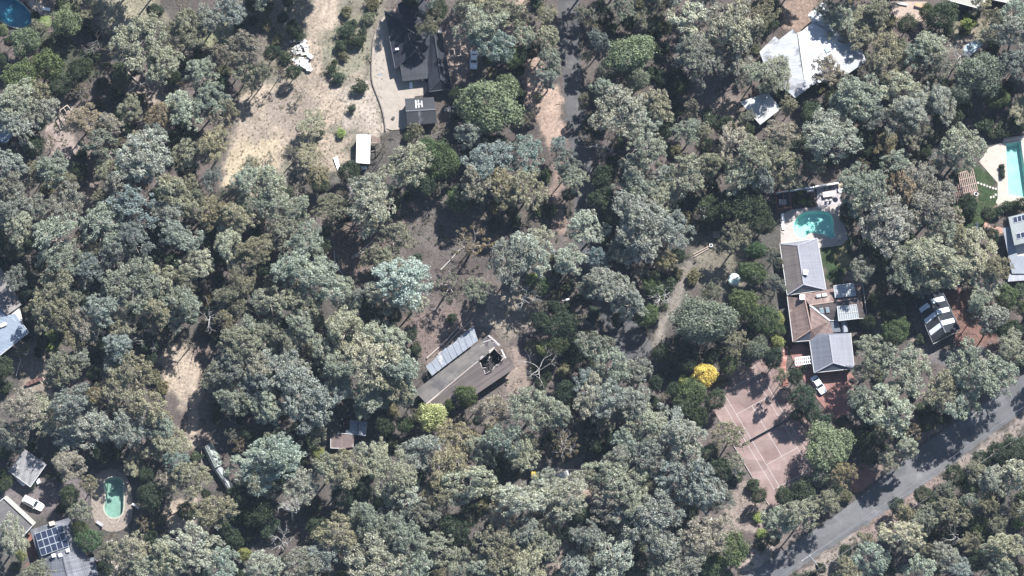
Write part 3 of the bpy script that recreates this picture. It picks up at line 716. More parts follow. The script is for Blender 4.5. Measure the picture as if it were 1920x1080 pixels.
# ---- dark slate roofed house at the top
slate = mat_roof('dark_slate_tiles', (0.018, 0.020, 0.027), (0.034, 0.037, 0.046), 0.3, 0.34, rough=0.7, spec=0.2, line=0.3)
slate2 = mat_roof('grey_slate_sheet', (0.035, 0.037, 0.044), (0.05, 0.053, 0.06), 0.3, 0.34, line=0.25)
E, R_ = 2.3, 4.4
NW, SW, SE, NE = (720.6,20.4,E), (741,129,E), (800,121,E), (824,36,E)
r1, r2 = (757,44,R_), (777,98,R_)
W1, W2, W3, W4 = (799,62,E), (826,46,E), (847,166.5,E), (804,172,E)
k1, k2 = (815,66,3.8), (827,148,3.8)
h_dark, c_dark = building('dark_roof_house', 'large dark slate roofed house beside the cream gravel terrace', [
  ('roof_slope', [NW, SW, r2, r1], slate), ('roof_slope', [NW, r1, NE], slate), ('roof_slope', [NE, r1, r2, SE], slate), ('roof_slope', [SW, SE, r2], slate),
  ('roof_slope', [W1, W4, k2, k1], slate), ('roof_slope', [W2, k1, k2, W3], slate), ('roof_slope', [W4, W3, k2], slate), ('roof_slope', [W1, k1, W2], slate),
  ('veranda_roof', [(749,118,2.9),(801,111.5,2.9),(803,147,2.1),(755,152.5,2.1)], slate2),
  ('roof_slope', [(745,8,2.4),(770,-8,3.6),(778,36,3.6),(756,46,2.4)], slate), ('roof_slope', [(770,-8,3.6),(797,-2,2.4),(802,40,2.4),(778,36,3.6)], slate),
  ], [(721,21),(741,128),(798,120),(804,170),(846,165),(826,47),(800,3),(746,9)], 2.1, brick_wall, 0.5,
  caps=[(r1, r2), (NW, r1), (SW, r2), (k1, k2), (W3, k2), (W4, k2)], cap_mat=mat_plain('slate_ridge', (0.028,0.03,0.036)), gutters=[(NW, SW), (W2, W3), (W4, W3)], gut_mat=mat_plain('slate_gutter', (0.07,0.075,0.085)), cat='house', windows=3)
roof_box(h_dark, c_dark, 'skylight', 744.5, 92, 3.2, (0.75, 0.45, 0.2), whitep, rad(8))
ch = roof_box(h_dark, c_dark, 'chimney', 824.5, 60, 3.0, (0.6, 0.7, 1.1), pale_wall)
MB().box(P(824.5, 60, 4.2), (0.3, 0.35, 0.12)).build('flue', dark_trim, ch, off=c_dark)
MB().bar(P(764,54,4.5), P(778,63,4.4), 0.16).build('mast', timber, h_dark, off=c_dark)
steps = []
for k in range(4):
    MB().box(P(770.5, 155.5+k*3.0, 0.75-k*0.18), (0.7, 0.28, 0.16)).build('step', whitep, h_dark, off=c_dark)
# curved retaining edge of the terrace
wallp = smooth_open([P(x, y) for x, y in [(722,23),(706,52),(698,82),(696,150),(704,172),(716,202),(721,226),(723,246)]], 2)
cw = centroid(wallp); m = MB()
for i in range(len(wallp)-1): m.bar(wallp[i]+Vector((0,0,.1)), wallp[i+1]+Vector((0,0,.1)), 0.22, 0.42)
tag(m.build('retaining_wall', mat_plain('dark_stone', (0.16,0.14,0.125), 0.9, 0.3, 2), off=cw), 'dark curved retaining wall edging the cream gravel terrace', 'wall')
o = MB().tube([P(713,141,0.09), P(713,141,0.16)], [0.42, 0.40], 16).build('manhole_cover', mat_plain('cover_metal', (0.27,0.30,0.32), 0.6, 0.2), off=None)
tag(o, 'round grey cover set in the cream gravel terrace', 'cover')
m = MB().tube([P(737.5,221,0.1), P(737.5,221,0.5)], [0.28, 0.36], 12)
tag(m.build('flower_pot', mat_plain('dark_pot', (0.10,0.09,0.085))), 'small dark pot standing alone low on the gravel terrace', 'pot')

# ---- dark gabled shed south of it
bk = mat_roof('black_tar_sheets', (0.02, 0.022, 0.027), (0.036, 0.038, 0.044), 0.0, 0.9, stain=(0.11,0.11,0.115), stain_lo=0.6, line=0.15)
sh1, c1 = building('dark_shed', 'flat-looking black gabled shed below the dark slate house', [
  ('roof_slope', [(759,185,2.6),(761,208.5,3.3),(817,205,3.3),(813,182,2.6)], bk), ('roof_slope', [(761,208.5,3.3),(764,235,2.5),(819.5,230.5,2.5),(817,205,3.3)], bk)],
  [(759,185),(813,182),(819.5,230.5),(764,235)], 2.5, dark_wall, 0.35, caps=[((761,208.5,3.3),(817,205,3.3))], cat='shed')
pl = [(759,185,2.6),(761,208.5,3.3),(817,205,3.3)]
for q in ([(778,188),(781,188),(782,203),(779,203)], [(783,187.5),(785.5,187.5),(787,202),(784,202)], [(789,189),(791.5,189),(793,201),(790.5,201)], [(779,194.5),(789,194),(789,196),(779,196.5)]):
    plane_panel(pl, q, 0.06, 0.05, 'pale_batten', white_trim, sh1, c1)

# ---- white roofed shed with open frame
wroof = mat_roof('white_sheet_roof', (0.78, 0.78, 0.77), (0.86, 0.86, 0.85), 0.0, 0.8, line=0.04, rough=0.5)
sh2, c2 = building('white_shed', 'small bright white flat-roofed shed in the sandy clearing', [
  ('roof_sheet', [(669,252,2.7),(694.5,253,2.7),(693.5,307,2.4),(667.5,305,2.4)], wroof)], [(669,252),(694.5,253),(693.5,307),(667.5,305)], 2.4, dark_wall, 0.2, gutters=[((667.5,305,2.4),(693.5,307,2.4))], cat='shed')
c3 = P(703,268); fr = empty('lean_to_frame', c3, 'open dark timber frame beside the white-roofed shed', 'frame')
for a, b in (((696,254),(712,257)), ((712,257),(713,280)), ((713,280),(696,284)), ((696,268),(713,268))):
    MB().bar(P(*a, 2.0), P(*b, 2.0), 0.12).build('beam', timber, fr, off=c3)
for a in ((697,255),(712,257),(713,280),(697,284)):
    MB().bar(P(a[0], a[1], 2.0)-Vector((0,0,2.0)), P(a[0], a[1], 2.0), 0.11).build('post', timber, fr, off=c3)
MB().slab([P(697,255,2.05),P(711,258,2.05),P(711,268,2.0),P(697,267,2.0)], 0.05).build('sheet', mat_plain('rust_sheet', (0.16,0.12,0.10), 0.9, 0.3), fr, off=c3)
def simple_slab(name, label, cat, pts, th, mat, group=None, legs=0.0):
    w = [pt(q) for q in pts]; c = centroid(w); c.z = 0
    o = MB().slab(w, th).build(name, mat, None, off=c)
    return tag(o, label, cat, group)
simple_slab('metal_sheet', 'narrow white sheet lying left of the white-roofed shed', 'sheet', [(625,296,.35),(632,293,.35),(638,315,.2),(633,320,.2)], 0.18, wroof)
simple_slab('metal_sheet', 'small pale sheet lying just below the white-roofed shed', 'sheet', [(677,312,.3),(688,311,.35),(688,317,.3),(678,318,.3)], 0.08, wroof)

# ---- white debris heap: every sheet a thing of its own
rg = random.Random(12)
wsheet = mat_plain('white_plasterboard', (0.50, 0.495, 0.48), 0.8, 0.12, 2)
zone = [(545,62),(560,66),(575,78),(583,105),(582,128),(562,134),(552,118),(545,92)]
zx = np.array(zone, float); cnt = 0
def in_poly(x, y, poly):
    r = False
    for i in range(len(poly)):
        ax, ay = poly[i]; bx, by = poly[(i+1) % len(poly)]
        if (ay > y) != (by > y) and x < (bx-ax)*(y-ay)/(by-ay)+ax: r = not r
    return r
while cnt < 34:
    x, y = rg.uniform(544, 584), rg.uniform(60, 135)
    if not in_poly(x, y, zone): continue
    L, W = rg.uniform(0.8, 2.0), rg.uniform(0.45, 1.0)
    Mx = Matrix.Rotation(rg.uniform(0, 6.28), 3, 'Z') @ Matrix.Rotation(rg.gauss(0, 0.22), 3, 'X') @ Matrix.Rotation(rg.gauss(0, 0.22), 3, 'Y')
    p = P(x, y, 0.25+cnt*0.018)
    o = MB().box((0, 0, 0), (L, W, 0.05), M=Mx).build('white_board', wsheet); o.location = p
    tag(o, 'broken white board in the heap of white rubbish on the sandy clearing', 'board', 'white boards in the rubbish heap')
    cnt += 1
for k in range(16):
    x, y = rg.uniform(528, 552), rg.uniform(84, 132)
    a = rg.uniform(0, 6.28); L = rg.uniform(0.9, 2.0); p = P(x, y, 0.25+0.02*k); d = Vector((math.cos(a), math.sin(a), rg.gauss(0, .12)))*L/2
    o = MB().bar(-d, d, 0.12).build('waste_timber', timber); o.location = p
    tag(o, 'brown waste timber left of the white rubbish heap', 'timber', 'timber beside the rubbish heap')

# ---- white metal roofed house, upper right
wm = mat_roof('white_metal_roof', (0.33, 0.345, 0.365), (0.45, 0.46, 0.475), 0.75, 0.0, stain=(0.20,0.205,0.22), stain_lo=0.52, line=0.18, rough=0.45, spec=0.5)
wm2 = mat_roof('littered_metal_roof', (0.27, 0.285, 0.305), (0.38, 0.39, 0.405), 0.75, 0.0, stain=(0.13,0.10,0.085), stain_lo=0.54, line=0.06, rough=0.5)
A0, A1 = (1497,64,4.3), (1509,150,4.3)
hw, chw = building('white_roof_house', 'sprawling white metal roofed house among trees at upper right', [
  ('roof_slope', [(1453,68,3.0),(1460,75,3.1),(1486,55,3.7),A0,A1,(1491,184,3.5),(1440,140,2.6),(1424,97,2.6)], wm),
  ('roof_slope', [A0,(1523,42,4.0),(1560,65,3.4),(1582,110,3.2),(1592,137,2.9),(1524,159,3.6),(1491,184,3.5),A1], wm),
  ('roof_slope', [(1523,42,4.02),(1515,27,3.9),(1545,2,3.6),(1571,40,3.3),(1560,65,3.42)], wm),
  ('roof_slope', [(1560,65,3.4),(1571,40,3.3),(1605,81,3.1),(1618,97,3.0),(1624,115,2.9),(1592,137,2.9),(1582,110,3.2)], wm2)],
  [(1453,72),(1486,60),(1520,45),(1520,30),(1545,6),(1603,83),(1622,114),(1592,134),(1524,156),(1491,180),(1442,138),(1428,98)], 2.5, pale_wall, 0.6,
  caps=[(A0, A1)], cap_mat=white_trim, cat='house', windows=3)
roof_box(hw, chw, 'skylight', 1551, 93, 3.6, (1.1, 1.3, 0.3), mat_plain('skylight_grey', (0.30,0.36,0.42), 0.3), rad(30))
cpt = [(1387,191,2.7),(1440,173,2.9),(1464,204,2.7),(1425.5,234,2.5)]
cw2, ccw2 = building('carport', 'white streaked carport roof detached below the white metal house', [('roof_sheet', cpt, mat_roof('streaked_white_roof', (0.34,0.355,0.355),(0.48,0.49,0.49),0.9,0.0,stain=(0.19,0.195,0.195),stain_lo=0.55,line=0.12))], cat='carport')
for q in cpt:
    p = P(q[0]+(1425-q[0])*0.06, q[1]+(200-q[1])*0.06, 2.5); MB().bar((p.x, p.y, -0.1), (p.x, p.y, 2.5), 0.12).build('post', white_trim, cw2, off=ccw2)
# ---- cream roofs on the top edge
crm = mat_roof('cream_metal_roof', (0.34, 0.335, 0.295), (0.40, 0.392, 0.35), 0.8, 0.0, line=0.06)
building('cream_roof_house', 'cream metal roofed house cut by the top edge at right', [('roof_slope', [(1776,0,3.4),(1845.5,18.5,3.2),(1852,-22,4.2),(1790,-30,4.2)], crm)], [(1776,0),(1845.5,18.5),(1852,-22),(1790,-30)], 3.1, dark_wall, 0.4, gutters=[((1776,0,3.4),(1845.5,18.5,3.2)),((1845.5,18.5,3.2),(1852,-22,4.2))], cat='house')
building('cream_roof_annexe', 'small cream roofed annexe right of the cream house', [('roof_slope', [(1860,-1,3.2),(1898,7,3.0),(1903,-20,3.6),(1866,-26,3.6)], crm)], [(1860,-1),(1898,7),(1903,-20),(1866,-26)], 2.9, dark_wall, 0.4, gutters=[((1860,-1,3.2),(1898,7,3.0))], cat='house')

# ---- right edge house with solar panels
grm = mat_roof('grey_green_metal_roof', (0.17, 0.19, 0.19), (0.21, 0.23, 0.23), 0.7, 0.0, line=0.12)
grl = mat_roof('pale_grey_metal_roof', (0.20, 0.22, 0.25), (0.25, 0.27, 0.30), 0.7, 0.0, line=0.08)
up = [(1890.5,407,4.3),(1955,391,4.6),(1964,445,5.4),(1902,460,5.1)]
hr, chr_ = building('metal_roof_house', 'grey metal roofed house with solar panels at the right edge', [
  ('upper_roof', up, grm),
  ('lower_roof', [(1880,428,3.0),(1894,424.5,3.2),(1908,480,3.1),(1940,476,3.1),(1942,513,2.7),(1897.5,513,2.7)], grl),
  ('veranda_roof', [(1891,514,2.4),(1944,514,2.4),(1944,524,2.2),(1890,528,2.2)], mat_roof('deck_grey', (0.30,0.31,0.34),(0.34,0.35,0.38),0.5,0.0))],
  [(1892,409),(1955,393),(1964,512),(1900,512)], 2.7, pale_wall, 0.5, cat='house', windows=2)
cellm = mat_plain('solar_cell', (0.022, 0.028, 0.05), 0.12, 0.2, 2.0, spec=0.6)
frame_m = mat_plain('solar_frame', (0.36, 0.38, 0.40), 0.35, 0.05, metal=0.4)
def solar(plane, quad, cols, rows, root, c, gap=0.05):
    for i in range(cols):
        for j in range(rows):
            f = plane_panel(plane, quadgrid(quad, i/cols, (i+1)/cols, j/rows, (j+1)/rows), 0.12, 0.05, 'solar_panel', frame_m, root, c)
            plane_panel(plane, quadgrid(quad, (i+gap)/cols, (i+1-gap)/cols, (j+gap)/rows, (j+1-gap)/rows), 0.135, 0.012, 'cell_sheet', cellm, f, c)
solar(up, [(1899,407.5),(1930,399.5),(1932,411),(1901,419)], 4, 1, hr, chr_, 0.07)
solar(up, [(1905,438.5),(1936,431),(1938,441.5),(1907,449)], 4, 1, hr, chr_, 0.07)

# ---- black gabled shed with translucent strips
blk = mat_roof('black_metal_roof', (0.018, 0.022, 0.027), (0.032, 0.036, 0.042), 0.7, 0.0, line=0.15, rough=0.85, spec=0.12)
strip = mat_plain('translucent_sheet', (0.52, 0.57, 0.60), 0.5, 0.08)
bw = [(1714,563,3.0),(1749,643,3.0),(1773,624,4.4),(1737,547,4.4)]
be = [(1737,547,4.4),(1773,624,4.4),(1800,617,3.0),(1764,540,3.0)]
bs_, cbs = building('black_barn', 'black gabled barn with six pale roof strips at right', [('roof_slope', bw, blk), ('roof_slope', be, blk)],
   [(1716,562),(1749,641),(1798,616),(1763,541)], 2.9, dark_wall, 0.25, caps=[(bw[3], bw[2])], gutters=[(bw[0], bw[1]), (be[3], be[2])], gut_mat=dark_trim, cat='barn')
for t0 in (0.21, 0.47, 0.74):
    q = quadgrid([bw[0][:2], bw[3][:2], bw[2][:2], bw[1][:2]], 0.08, 0.97, t0, t0+0.105); plane_panel(bw, q, 0.05, 0.03, 'roof_strip', strip, bs_, cbs)
    q = quadgrid([be[3][:2], be[0][:2], be[1][:2], be[2][:2]], 0.10, 0.97, t0-0.02, t0+0.085); plane_panel(be, q, 0.05, 0.03, 'roof_strip', strip, bs_, cbs)
g1, g2, g3 = pt(bw[1]), pt(bw[2]), pt(be[2])
MB().bar(g1+Vector((0.1,-0.15,-0.35)), g3+Vector((0,-0.15,-0.35)), 0.12, 0.25).build('door_lintel', white_trim, bs_, off=cbs)
MB().add([g1+Vector((.5,.1,-.1)), g3+Vector((-.5,.1,-.1)), g2+Vector((0,.1,-.25))], [(0, 1, 2)]).build('gable', dark_wall, bs_, off=cbs)

# ---- pool house / main house / garage
tl_b = mat_roof('shaded_brown_grey_tiles', (0.098, 0.086, 0.083), (0.14, 0.122, 0.116), 0.3, 0.33, rough=0.75, line=0.25)  # darker copy for the pool house west slope, shade painted in
tl_p = mat_roof('lit_grey_tiles', (0.15, 0.155, 0.182), (0.195, 0.20, 0.228), 0.3, 0.33, rough=0.6, line=0.13)  # paler copy for sun-facing slopes, sunlight painted into the colour
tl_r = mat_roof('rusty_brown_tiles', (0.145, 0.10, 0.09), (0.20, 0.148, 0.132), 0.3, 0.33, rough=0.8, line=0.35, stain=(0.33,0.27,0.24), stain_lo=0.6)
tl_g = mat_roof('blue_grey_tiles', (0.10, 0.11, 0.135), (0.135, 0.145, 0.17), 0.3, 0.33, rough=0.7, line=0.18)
a, b_, c_, d_ = (1462,457,2.9), (1532.5,447,2.9), (1549,543,2.9), (1476,553.5,2.9)
ra, rb = (1496,460,4.5), (1507,533,4.5)
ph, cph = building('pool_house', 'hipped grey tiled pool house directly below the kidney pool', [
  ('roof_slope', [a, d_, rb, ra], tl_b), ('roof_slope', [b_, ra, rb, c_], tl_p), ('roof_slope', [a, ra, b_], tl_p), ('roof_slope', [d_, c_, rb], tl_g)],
  [a[:2], b_[:2], c_[:2], d_[:2]], 2.8, brick_wall, 0.5, caps=[(ra, rb), (a, ra), (b_, ra), (d_, rb), (c_, rb)], cap_mat=mat_plain('grey_ridge', (0.25,0.25,0.28)),
  gutters=[(a, d_), (d_, c_), (c_, b_), (a, b_)], cat='house', windows=3)
roof_box(ph, cph, 'roof_vent', 1510.5, 511, 4.4, (1.0, 1.1, 0.6), whitep, rad(-8))
h1, h2 = (1476,556,2.9), (1486.5,641,2.9)
m1, m2 = (1509,560,4.7), (1521.5,618,4.7)
s_e = (1518,638.5,2.9); ve = (1556,601.5,2.9)
e1, e2 = (1518,572,4.7), (1608,559,4.3)
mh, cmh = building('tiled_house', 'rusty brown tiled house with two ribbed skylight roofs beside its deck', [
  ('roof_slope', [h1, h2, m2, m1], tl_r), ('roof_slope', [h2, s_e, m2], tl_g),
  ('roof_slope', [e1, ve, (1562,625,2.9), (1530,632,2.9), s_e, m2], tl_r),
  ('roof_slope', [m1, e1, (1529,548,2.9), (1500,550,3.4)], tl_r),
  ('roof_slope', [e1, e2, (1617,529,3.0), (1529,548,2.9)], tl_r),
  ('roof_slope', [e1, ve, (1626,596,3.0), e2], mat_roof('shaded_brown_tiles', (0.06,0.05,0.05), (0.095,0.08,0.078), 0.3, 0.33, line=0.3))],  # south slope of the wing, its shade painted into darker tiles
  [(1477,558),(1487,640),(1520,637),(1560,622),(1560,600),(1624,594),(1615,531),(1530,550)], 2.7, brick_wall, 0.4,
  caps=[(m1, m2), (m2, h2), (e1, e2)], cap_mat=mat_plain('brown_ridge', (0.26,0.18,0.15)), gutters=[(h1, h2), (h2, s_e), (ve, (1626,596,3.0)), ((1617,529,3.0),(1626,596,3.0))], cat='house', windows=2)
MB().bar(pt(e1)+Vector((0,0,.08)), pt(ve)+Vector((0,0,.08)), 0.42, 0.08).build('valley_flashing', white_trim, mh, off=cmh)
rib = mat_roof('ribbed_polycarbonate', (0.21, 0.24, 0.255), (0.26, 0.285, 0.295), 0.0, 0.0, rough=0.35, spec=0.5)
def ribbed(quad, h0, root, c, n=9):
    pr = MB().slab([P(q[0], q[1], h0+dz) for q, dz in zip(quad, (0.0, 0.0, -0.25, -0.25))], 0.05).build('skylight_roof', rib, root, off=c)
    for i in range(n+1):
        a0 = lerp2(quad[0], quad[1], i/n); a1 = lerp2(quad[3], quad[2], i/n)
        MB().bar(P(*a0, h0+0.06), P(*a1, h0-0.19), 0.12, 0.10).build('rib', white_trim, pr, off=c)
    for v, hz in ((0, 0), (0.5, -0.125), (1, -0.25)):
        a0 = lerp2(quad[0], quad[3], v); a1 = lerp2(quad[1], quad[2], v)
        MB().bar(P(*a0, h0+0.08+hz), P(*a1, h0+0.08+hz), 0.12, 0.08).build('rail', white_trim, pr, off=c)
ribbed([(1563,535.7),(1600,531),(1604.5,554),(1566,558)], 4.9, mh, cmh)
ribbed([(1569.5,574.5),(1605.7,571),(1610.5,597),(1572.5,601.5)], 4.4, mh, cmh)
sp = [e1, ve, (1626,596,3.0)]
for q in ([(1536,578),(1543,576.5),(1545.5,587),(1538.5,588)], [(1547.5,576.5),(1553.5,575.5),(1556,585.5),(1549.5,586.5)]):
    f = plane_panel(sp, q, 0.14, 0.1, 'skylight', white_trim, mh, cmh)
    plane_panel(sp, quadgrid(q, .12, .88, .1, .9), 0.155, 0.01, 'pane', mat_plain('skylight_glass', (0.25,0.33,0.37), 0.15), f, cmh)
roof_box(mh, cmh, 'chimney', 1504, 558, 4.3, (1.15, 1.1, 0.9), whitep)
MB().box(P(1535,555,4.2), (1.0, 0.7, 0.5), 0.2).build('cooler', mat_plain('cooler_grey', (0.35,0.38,0.42)), mh, off=cmh, bevel=0.04)
MB().box(P(1546,553,4.2), (1.1, 0.8, 0.4), 0.2).build('roof_unit', white_trim, mh, off=cmh, bevel=0.04)
MB().slab([P(1557.5,604,2.8),P(1572,602,2.8),P(1576.5,622,2.6),P(1560.5,623.5,2.6)], 0.08).build('lean_to_roof', tl_g, mh, off=cmh)
m = MB(); q = [(1576,602),(1588,600),(1590,622),(1578,624)]
for k in range(8):
    u0, u1 = k/8, (k+1)/8; z = lambda u: 2.3+0.8*math.sin(math.pi*u)
    m.add([P(*lerp2(q[0], q[1], u0), z(u0)), P(*lerp2(q[0], q[1], u1), z(u1)), P(*lerp2(q[3], q[2], u1), z(u1)), P(*lerp2(q[3], q[2], u0), z(u0))], [(0, 1, 2, 3)])
m.build('barrel_roof', grl, mh, off=cmh)
g_nw, g_ne, g_se, g_sw, g_w = (1527,625.5,2.8), (1595,624.5,2.8), (1602,691,2.8), (1526.5,699,2.8), (1518,639,2.8)
gr1, gr2 = (1555,628,4.2), (1562.5,680,4.2)
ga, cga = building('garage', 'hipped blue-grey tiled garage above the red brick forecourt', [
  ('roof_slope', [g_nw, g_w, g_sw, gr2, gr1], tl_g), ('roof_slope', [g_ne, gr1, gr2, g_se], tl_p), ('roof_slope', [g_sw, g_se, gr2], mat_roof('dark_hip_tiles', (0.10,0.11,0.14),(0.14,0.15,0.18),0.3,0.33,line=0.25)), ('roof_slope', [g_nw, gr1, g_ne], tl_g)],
  [g_nw[:2], g_ne[:2], g_se[:2], g_sw[:2], g_w[:2]], 2.7, brick_wall, 0.5, caps=[(gr1, gr2), (g_sw, gr2), (g_se, gr2)], cap_mat=mat_plain('grey_ridge', (0.25,0.25,0.28)),
  gutters=[(g_w, g_sw), (g_sw, g_se), (g_se, g_ne)], cat='garage', windows=2)
# white slatted pergola by the garage
def pergola(name, label, quad, h, n, m_, sm, bm, w=0.13, over=0.0):
    c = centroid(world_poly(quad, h)); r = empty(name, c, label, 'pergola')
    for i in range(n):
        t = i/(n-1); a0 = lerp2(quad[0], quad[1], t); a1 = lerp2(quad[3], quad[2], t)
        MB().bar(P(*a0, h+0.1), P(*a1, h+0.1), w, 0.1).build('slat', sm, r, off=c)
    for j in range(m_):
        t = j/(m_-1); a0 = lerp2(quad[0], quad[3], t); a1 = lerp2(quad[1], quad[2], t)
        MB().bar(P(*a0, h), P(*a1, h), w, 0.12).build('beam', bm, r, off=c)
    for q in quad:
        p = P(q[0], q[1], h); MB().bar((p.x, p.y, -0.1), p, w).build('post', bm, r, off=c)
    return r
pergola('garden_pergola', 'white slatted pergola left of the blue-grey garage', [(1491,671),(1521,668),(1521.5,681),(1492,685)], 2.3, 9, 3, whitep, whitep, 0.17)
pinkt = mat_plain('pinkish_timber', (0.34, 0.25, 0.22), 0.9, 0.2, 3)
pergola('garden_pergola', 'weathered brown slatted pergola on the lawn near the right pool', [(1797,325),(1824,317),(1833,357),(1804,363)], 2.4, 9, 4, pinkt, pinkt, 0.16)
pergola('garden_pergola', 'small pale pergola joined to the dark slate house near the parked car', [(841,93),(872,89),(874,103),(843,106)], 2.2, 4, 2, timber, timber, 0.14)
pergola('garden_pergola', 'reddish framed pergola above the planter left of the barbecue terrace', [(1454,360),(1480,355),(1484,388),(1458,392)], 2.2, 3, 2, mat_plain('red_oxide_timber', (0.26,0.12,0.10), 0.8), mat_plain('red_oxide_timber', (0.26,0.12,0.10), 0.8), 0.16)

# ---- burnt out long house
tb1 = mat_roof('weathered_grey_roof', (0.078, 0.072, 0.069), (0.155, 0.143, 0.134), 0.0, 0.5, stain=(0.07,0.068,0.07), stain_lo=0.50, line=0.1)
tb2 = mat_roof('brown_grey_ribbed_roof', (0.105, 0.088, 0.085), (0.15, 0.125, 0.118), 0.0, 0.42, stain=(0.10,0.08,0.075), stain_lo=0.64, line=0.4)
El, Rl = 2.7, 4.6
u1, u2 = (777.5,733.5,El), (915.5,628,El)
q1, q2 = (800,757.5,Rl), (930,651,Rl)
l1, l2 = (824,786,El), (967,689,El)
hole_px = [(898,675),(912,664),(927,653),(934,660),(946,672),(935,682),(928,687),(921,696),(910,702),(906,694)]
c4_ = centroid([pt(q) for q in (u1, u2, l1, l2)])
bh = empty('burnt_house', c4_, 'long brown-grey roofed house with a burnt hole through one end', 'house')
MB().slab([pt(u1), pt(q1), pt((926,654.3,Rl)), pt(u2)], 0.1).build('roof_slope', tb1, bh, off=c4_)
pln = [q1, l1, l2]
outer = [q1[:2], l1[:2], l2[:2], (952,674), (946,672), (935,682), (928,687), (921,696), (910,702), (906,694), (898,676.5)]
pts = [on_plane(pln, x, y)[0] for x, y in outer]
tri = tessellate_polygon([[Vector((p.x, p.y, 0)) for p in pts]])
nrm = on_plane(pln, 880, 720)[1]; uu = Vector((0,0,1)).cross(nrm).normalized(); vv = nrm.cross(uu)
m = MB(); fs = []; 
for t3 in tri:
    a3, b3, c33 = [pts[i] for i in t3]
    if (b3-a3).cross(c33-a3).z < 0: t3 = (t3[0], t3[2], t3[1])
    fs.append(tuple(t3))
m.add(pts, fs, [[(pts[i].dot(uu), pts[i].dot(vv)) for i in f] for f in fs])
lo = [p-nrm*0.1 for p in pts]; n = len(pts); base = len(m.v); m.v += [tuple(p) for p in lo]
for i in range(n):
    j = (i+1) % n; m.f.append((i, base+i, base+j, j)); m.uv.append(None)
for f in fs: m.f.append(tuple(base+i for i in reversed(f))); m.uv.append(None)
m.build('roof_slope', tb2, bh, off=c4_)
MB().bar(pt(q1)+Vector((0,0,.05)), P(898,676.5,Rl+.05), 0.3, 0.12).build('ridge_cap', mat_plain('pale_ridge', (0.36,0.31,0.28)), bh, off=c4_)
wl = inset_poly([P(x, y, El) for x, y in [(780,735),(824,784),(963,690),(916,631)]], 0.5)
mwall = MB(); n = 4
for i in range(n):
    a2, b2 = wl[i], wl[(i+1) % n]; mwall.bar((a2.x, a2.y, 1.1), (b2.x, b2.y, 1.1), 0.2, 2.6)
mwall.build('wall', mat_plain('scorched_brick', (0.13,0.095,0.08), 0.9, 0.4, 1.2), bh, off=c4_)
rg = random.Random(5)
MB().slab([P(895,680,0.1),P(930,655,0.1),P(953,676,0.1),P(912,705,0.1)], 0.1).build('charred_floor', char, bh, off=c4_)
for k in range(26):
    x, y = rg.uniform(903, 942), rg.uniform(662, 696)
    if not in_poly(x, y, hole_px): continue
    a = rg.uniform(0, 6.28); L = rg.uniform(0.7, 2.2); h = rg.uniform(0.5, 3.0)
    p = P(x, y, h); d = Vector((math.cos(a), math.sin(a), rg.gauss(0, .35)))*L/2
    MB().bar(p-d, p+d, rg.uniform(.08, .2)).build('burnt_beam', rg.choice([char, char, mat_plain('ash_timber', (0.30,0.28,0.27), 0.95, 0.4, 3)]), bh, off=c4_)
ash = mat_plain('ash_timber', (0.22,0.20,0.195), 0.95, 0.4, 3); palem = mat_plain('pale_broken_board', (0.34,0.315,0.29), 0.9, 0.3, 3)
for i in range(len(hole_px)):
    a2, b2 = hole_px[i], hole_px[(i+1) % len(hole_px)]
    for k in range(2):
        t0, t1 = rg.uniform(0, .5), rg.uniform(.55, 1.05)
        h = on_plane(pln, *a2)[0].z
        pa = P(a2[0]+(b2[0]-a2[0])*t0+rg.gauss(0, .9), a2[1]+(b2[1]-a2[1])*t0+rg.gauss(0, .9), h+rg.uniform(0, .25)); pb = P(a2[0]+(b2[0]-a2[0])*t1+rg.gauss(0, .9), a2[1]+(b2[1]-a2[1])*t1+rg.gauss(0, .9), h+rg.uniform(-.1, .25))
        MB().bar(pa, pb, rg.uniform(.08, .26), 0.07).build('broken_batten', rg.choice([palem, ash, char]), bh, off=c4_)
for a2, b2, w in (((905,642),(921,637),.2), ((921,634),(937,648),.5), ((916,629),(930,641),.45), ((940,655),(948,672),.4), ((911,648),(927,642),.12), ((900,650),(915,641),.1)):
    MB().bar(P(*a2, 3.2), P(*b2, 3.4), w, 0.1).build('loose_board', rg.choice([palem, ash]), bh, off=c4_)
MB().slab([P(905,640,3.05),P(916,629,2.9),P(929,640,3.2),P(932,650,3.6),P(915,652,4.1)], 0.03).build('scorched_patch', mat_plain('soot_sheet', (0.07,0.065,0.07), 0.9, 0.6, 2.5), bh, off=c4_)
lean = mat_roof('pale_blue_sheets', (0.145, 0.165, 0.195), (0.205, 0.225, 0.255), 0.35, 0.0, line=0.12, rough=0.4, spec=0.5, stain=(0.34,0.33,0.32), stain_lo=0.62)
LQ = [(798,687),(810,704.5),(897,638),(887,608)]
for k in range(9):
    t0, t1 = k/9, (k+1)/9-0.006
    j0, j1 = rg.uniform(-.05, .09), 0
    q = [lerp2(lerp2(LQ[0], LQ[3], t0), lerp2(LQ[1], LQ[2], t0), j0), lerp2(LQ[1], LQ[2], t0), lerp2(LQ[1], LQ[2], t1), lerp2(lerp2(LQ[0], LQ[3], t1), lerp2(LQ[1], LQ[2], t1), j0)]
    dz = rg.uniform(-.04, .08)
    MB().slab([P(*q[0], 2.2+dz), P(*q[1], 2.6+dz), P(*q[2], 2.6+dz), P(*q[3], 2.2+dz)], 0.03).build('roof_sheet', lean, bh, off=c4_)
for t in (0.02, 0.25, 0.5, 0.75):
    p = P(*lerp2(LQ[0], LQ[3], t), 2.1); MB().bar((p.x, p.y, -.1), p, 0.1).build('post', timber, bh, off=c4_)

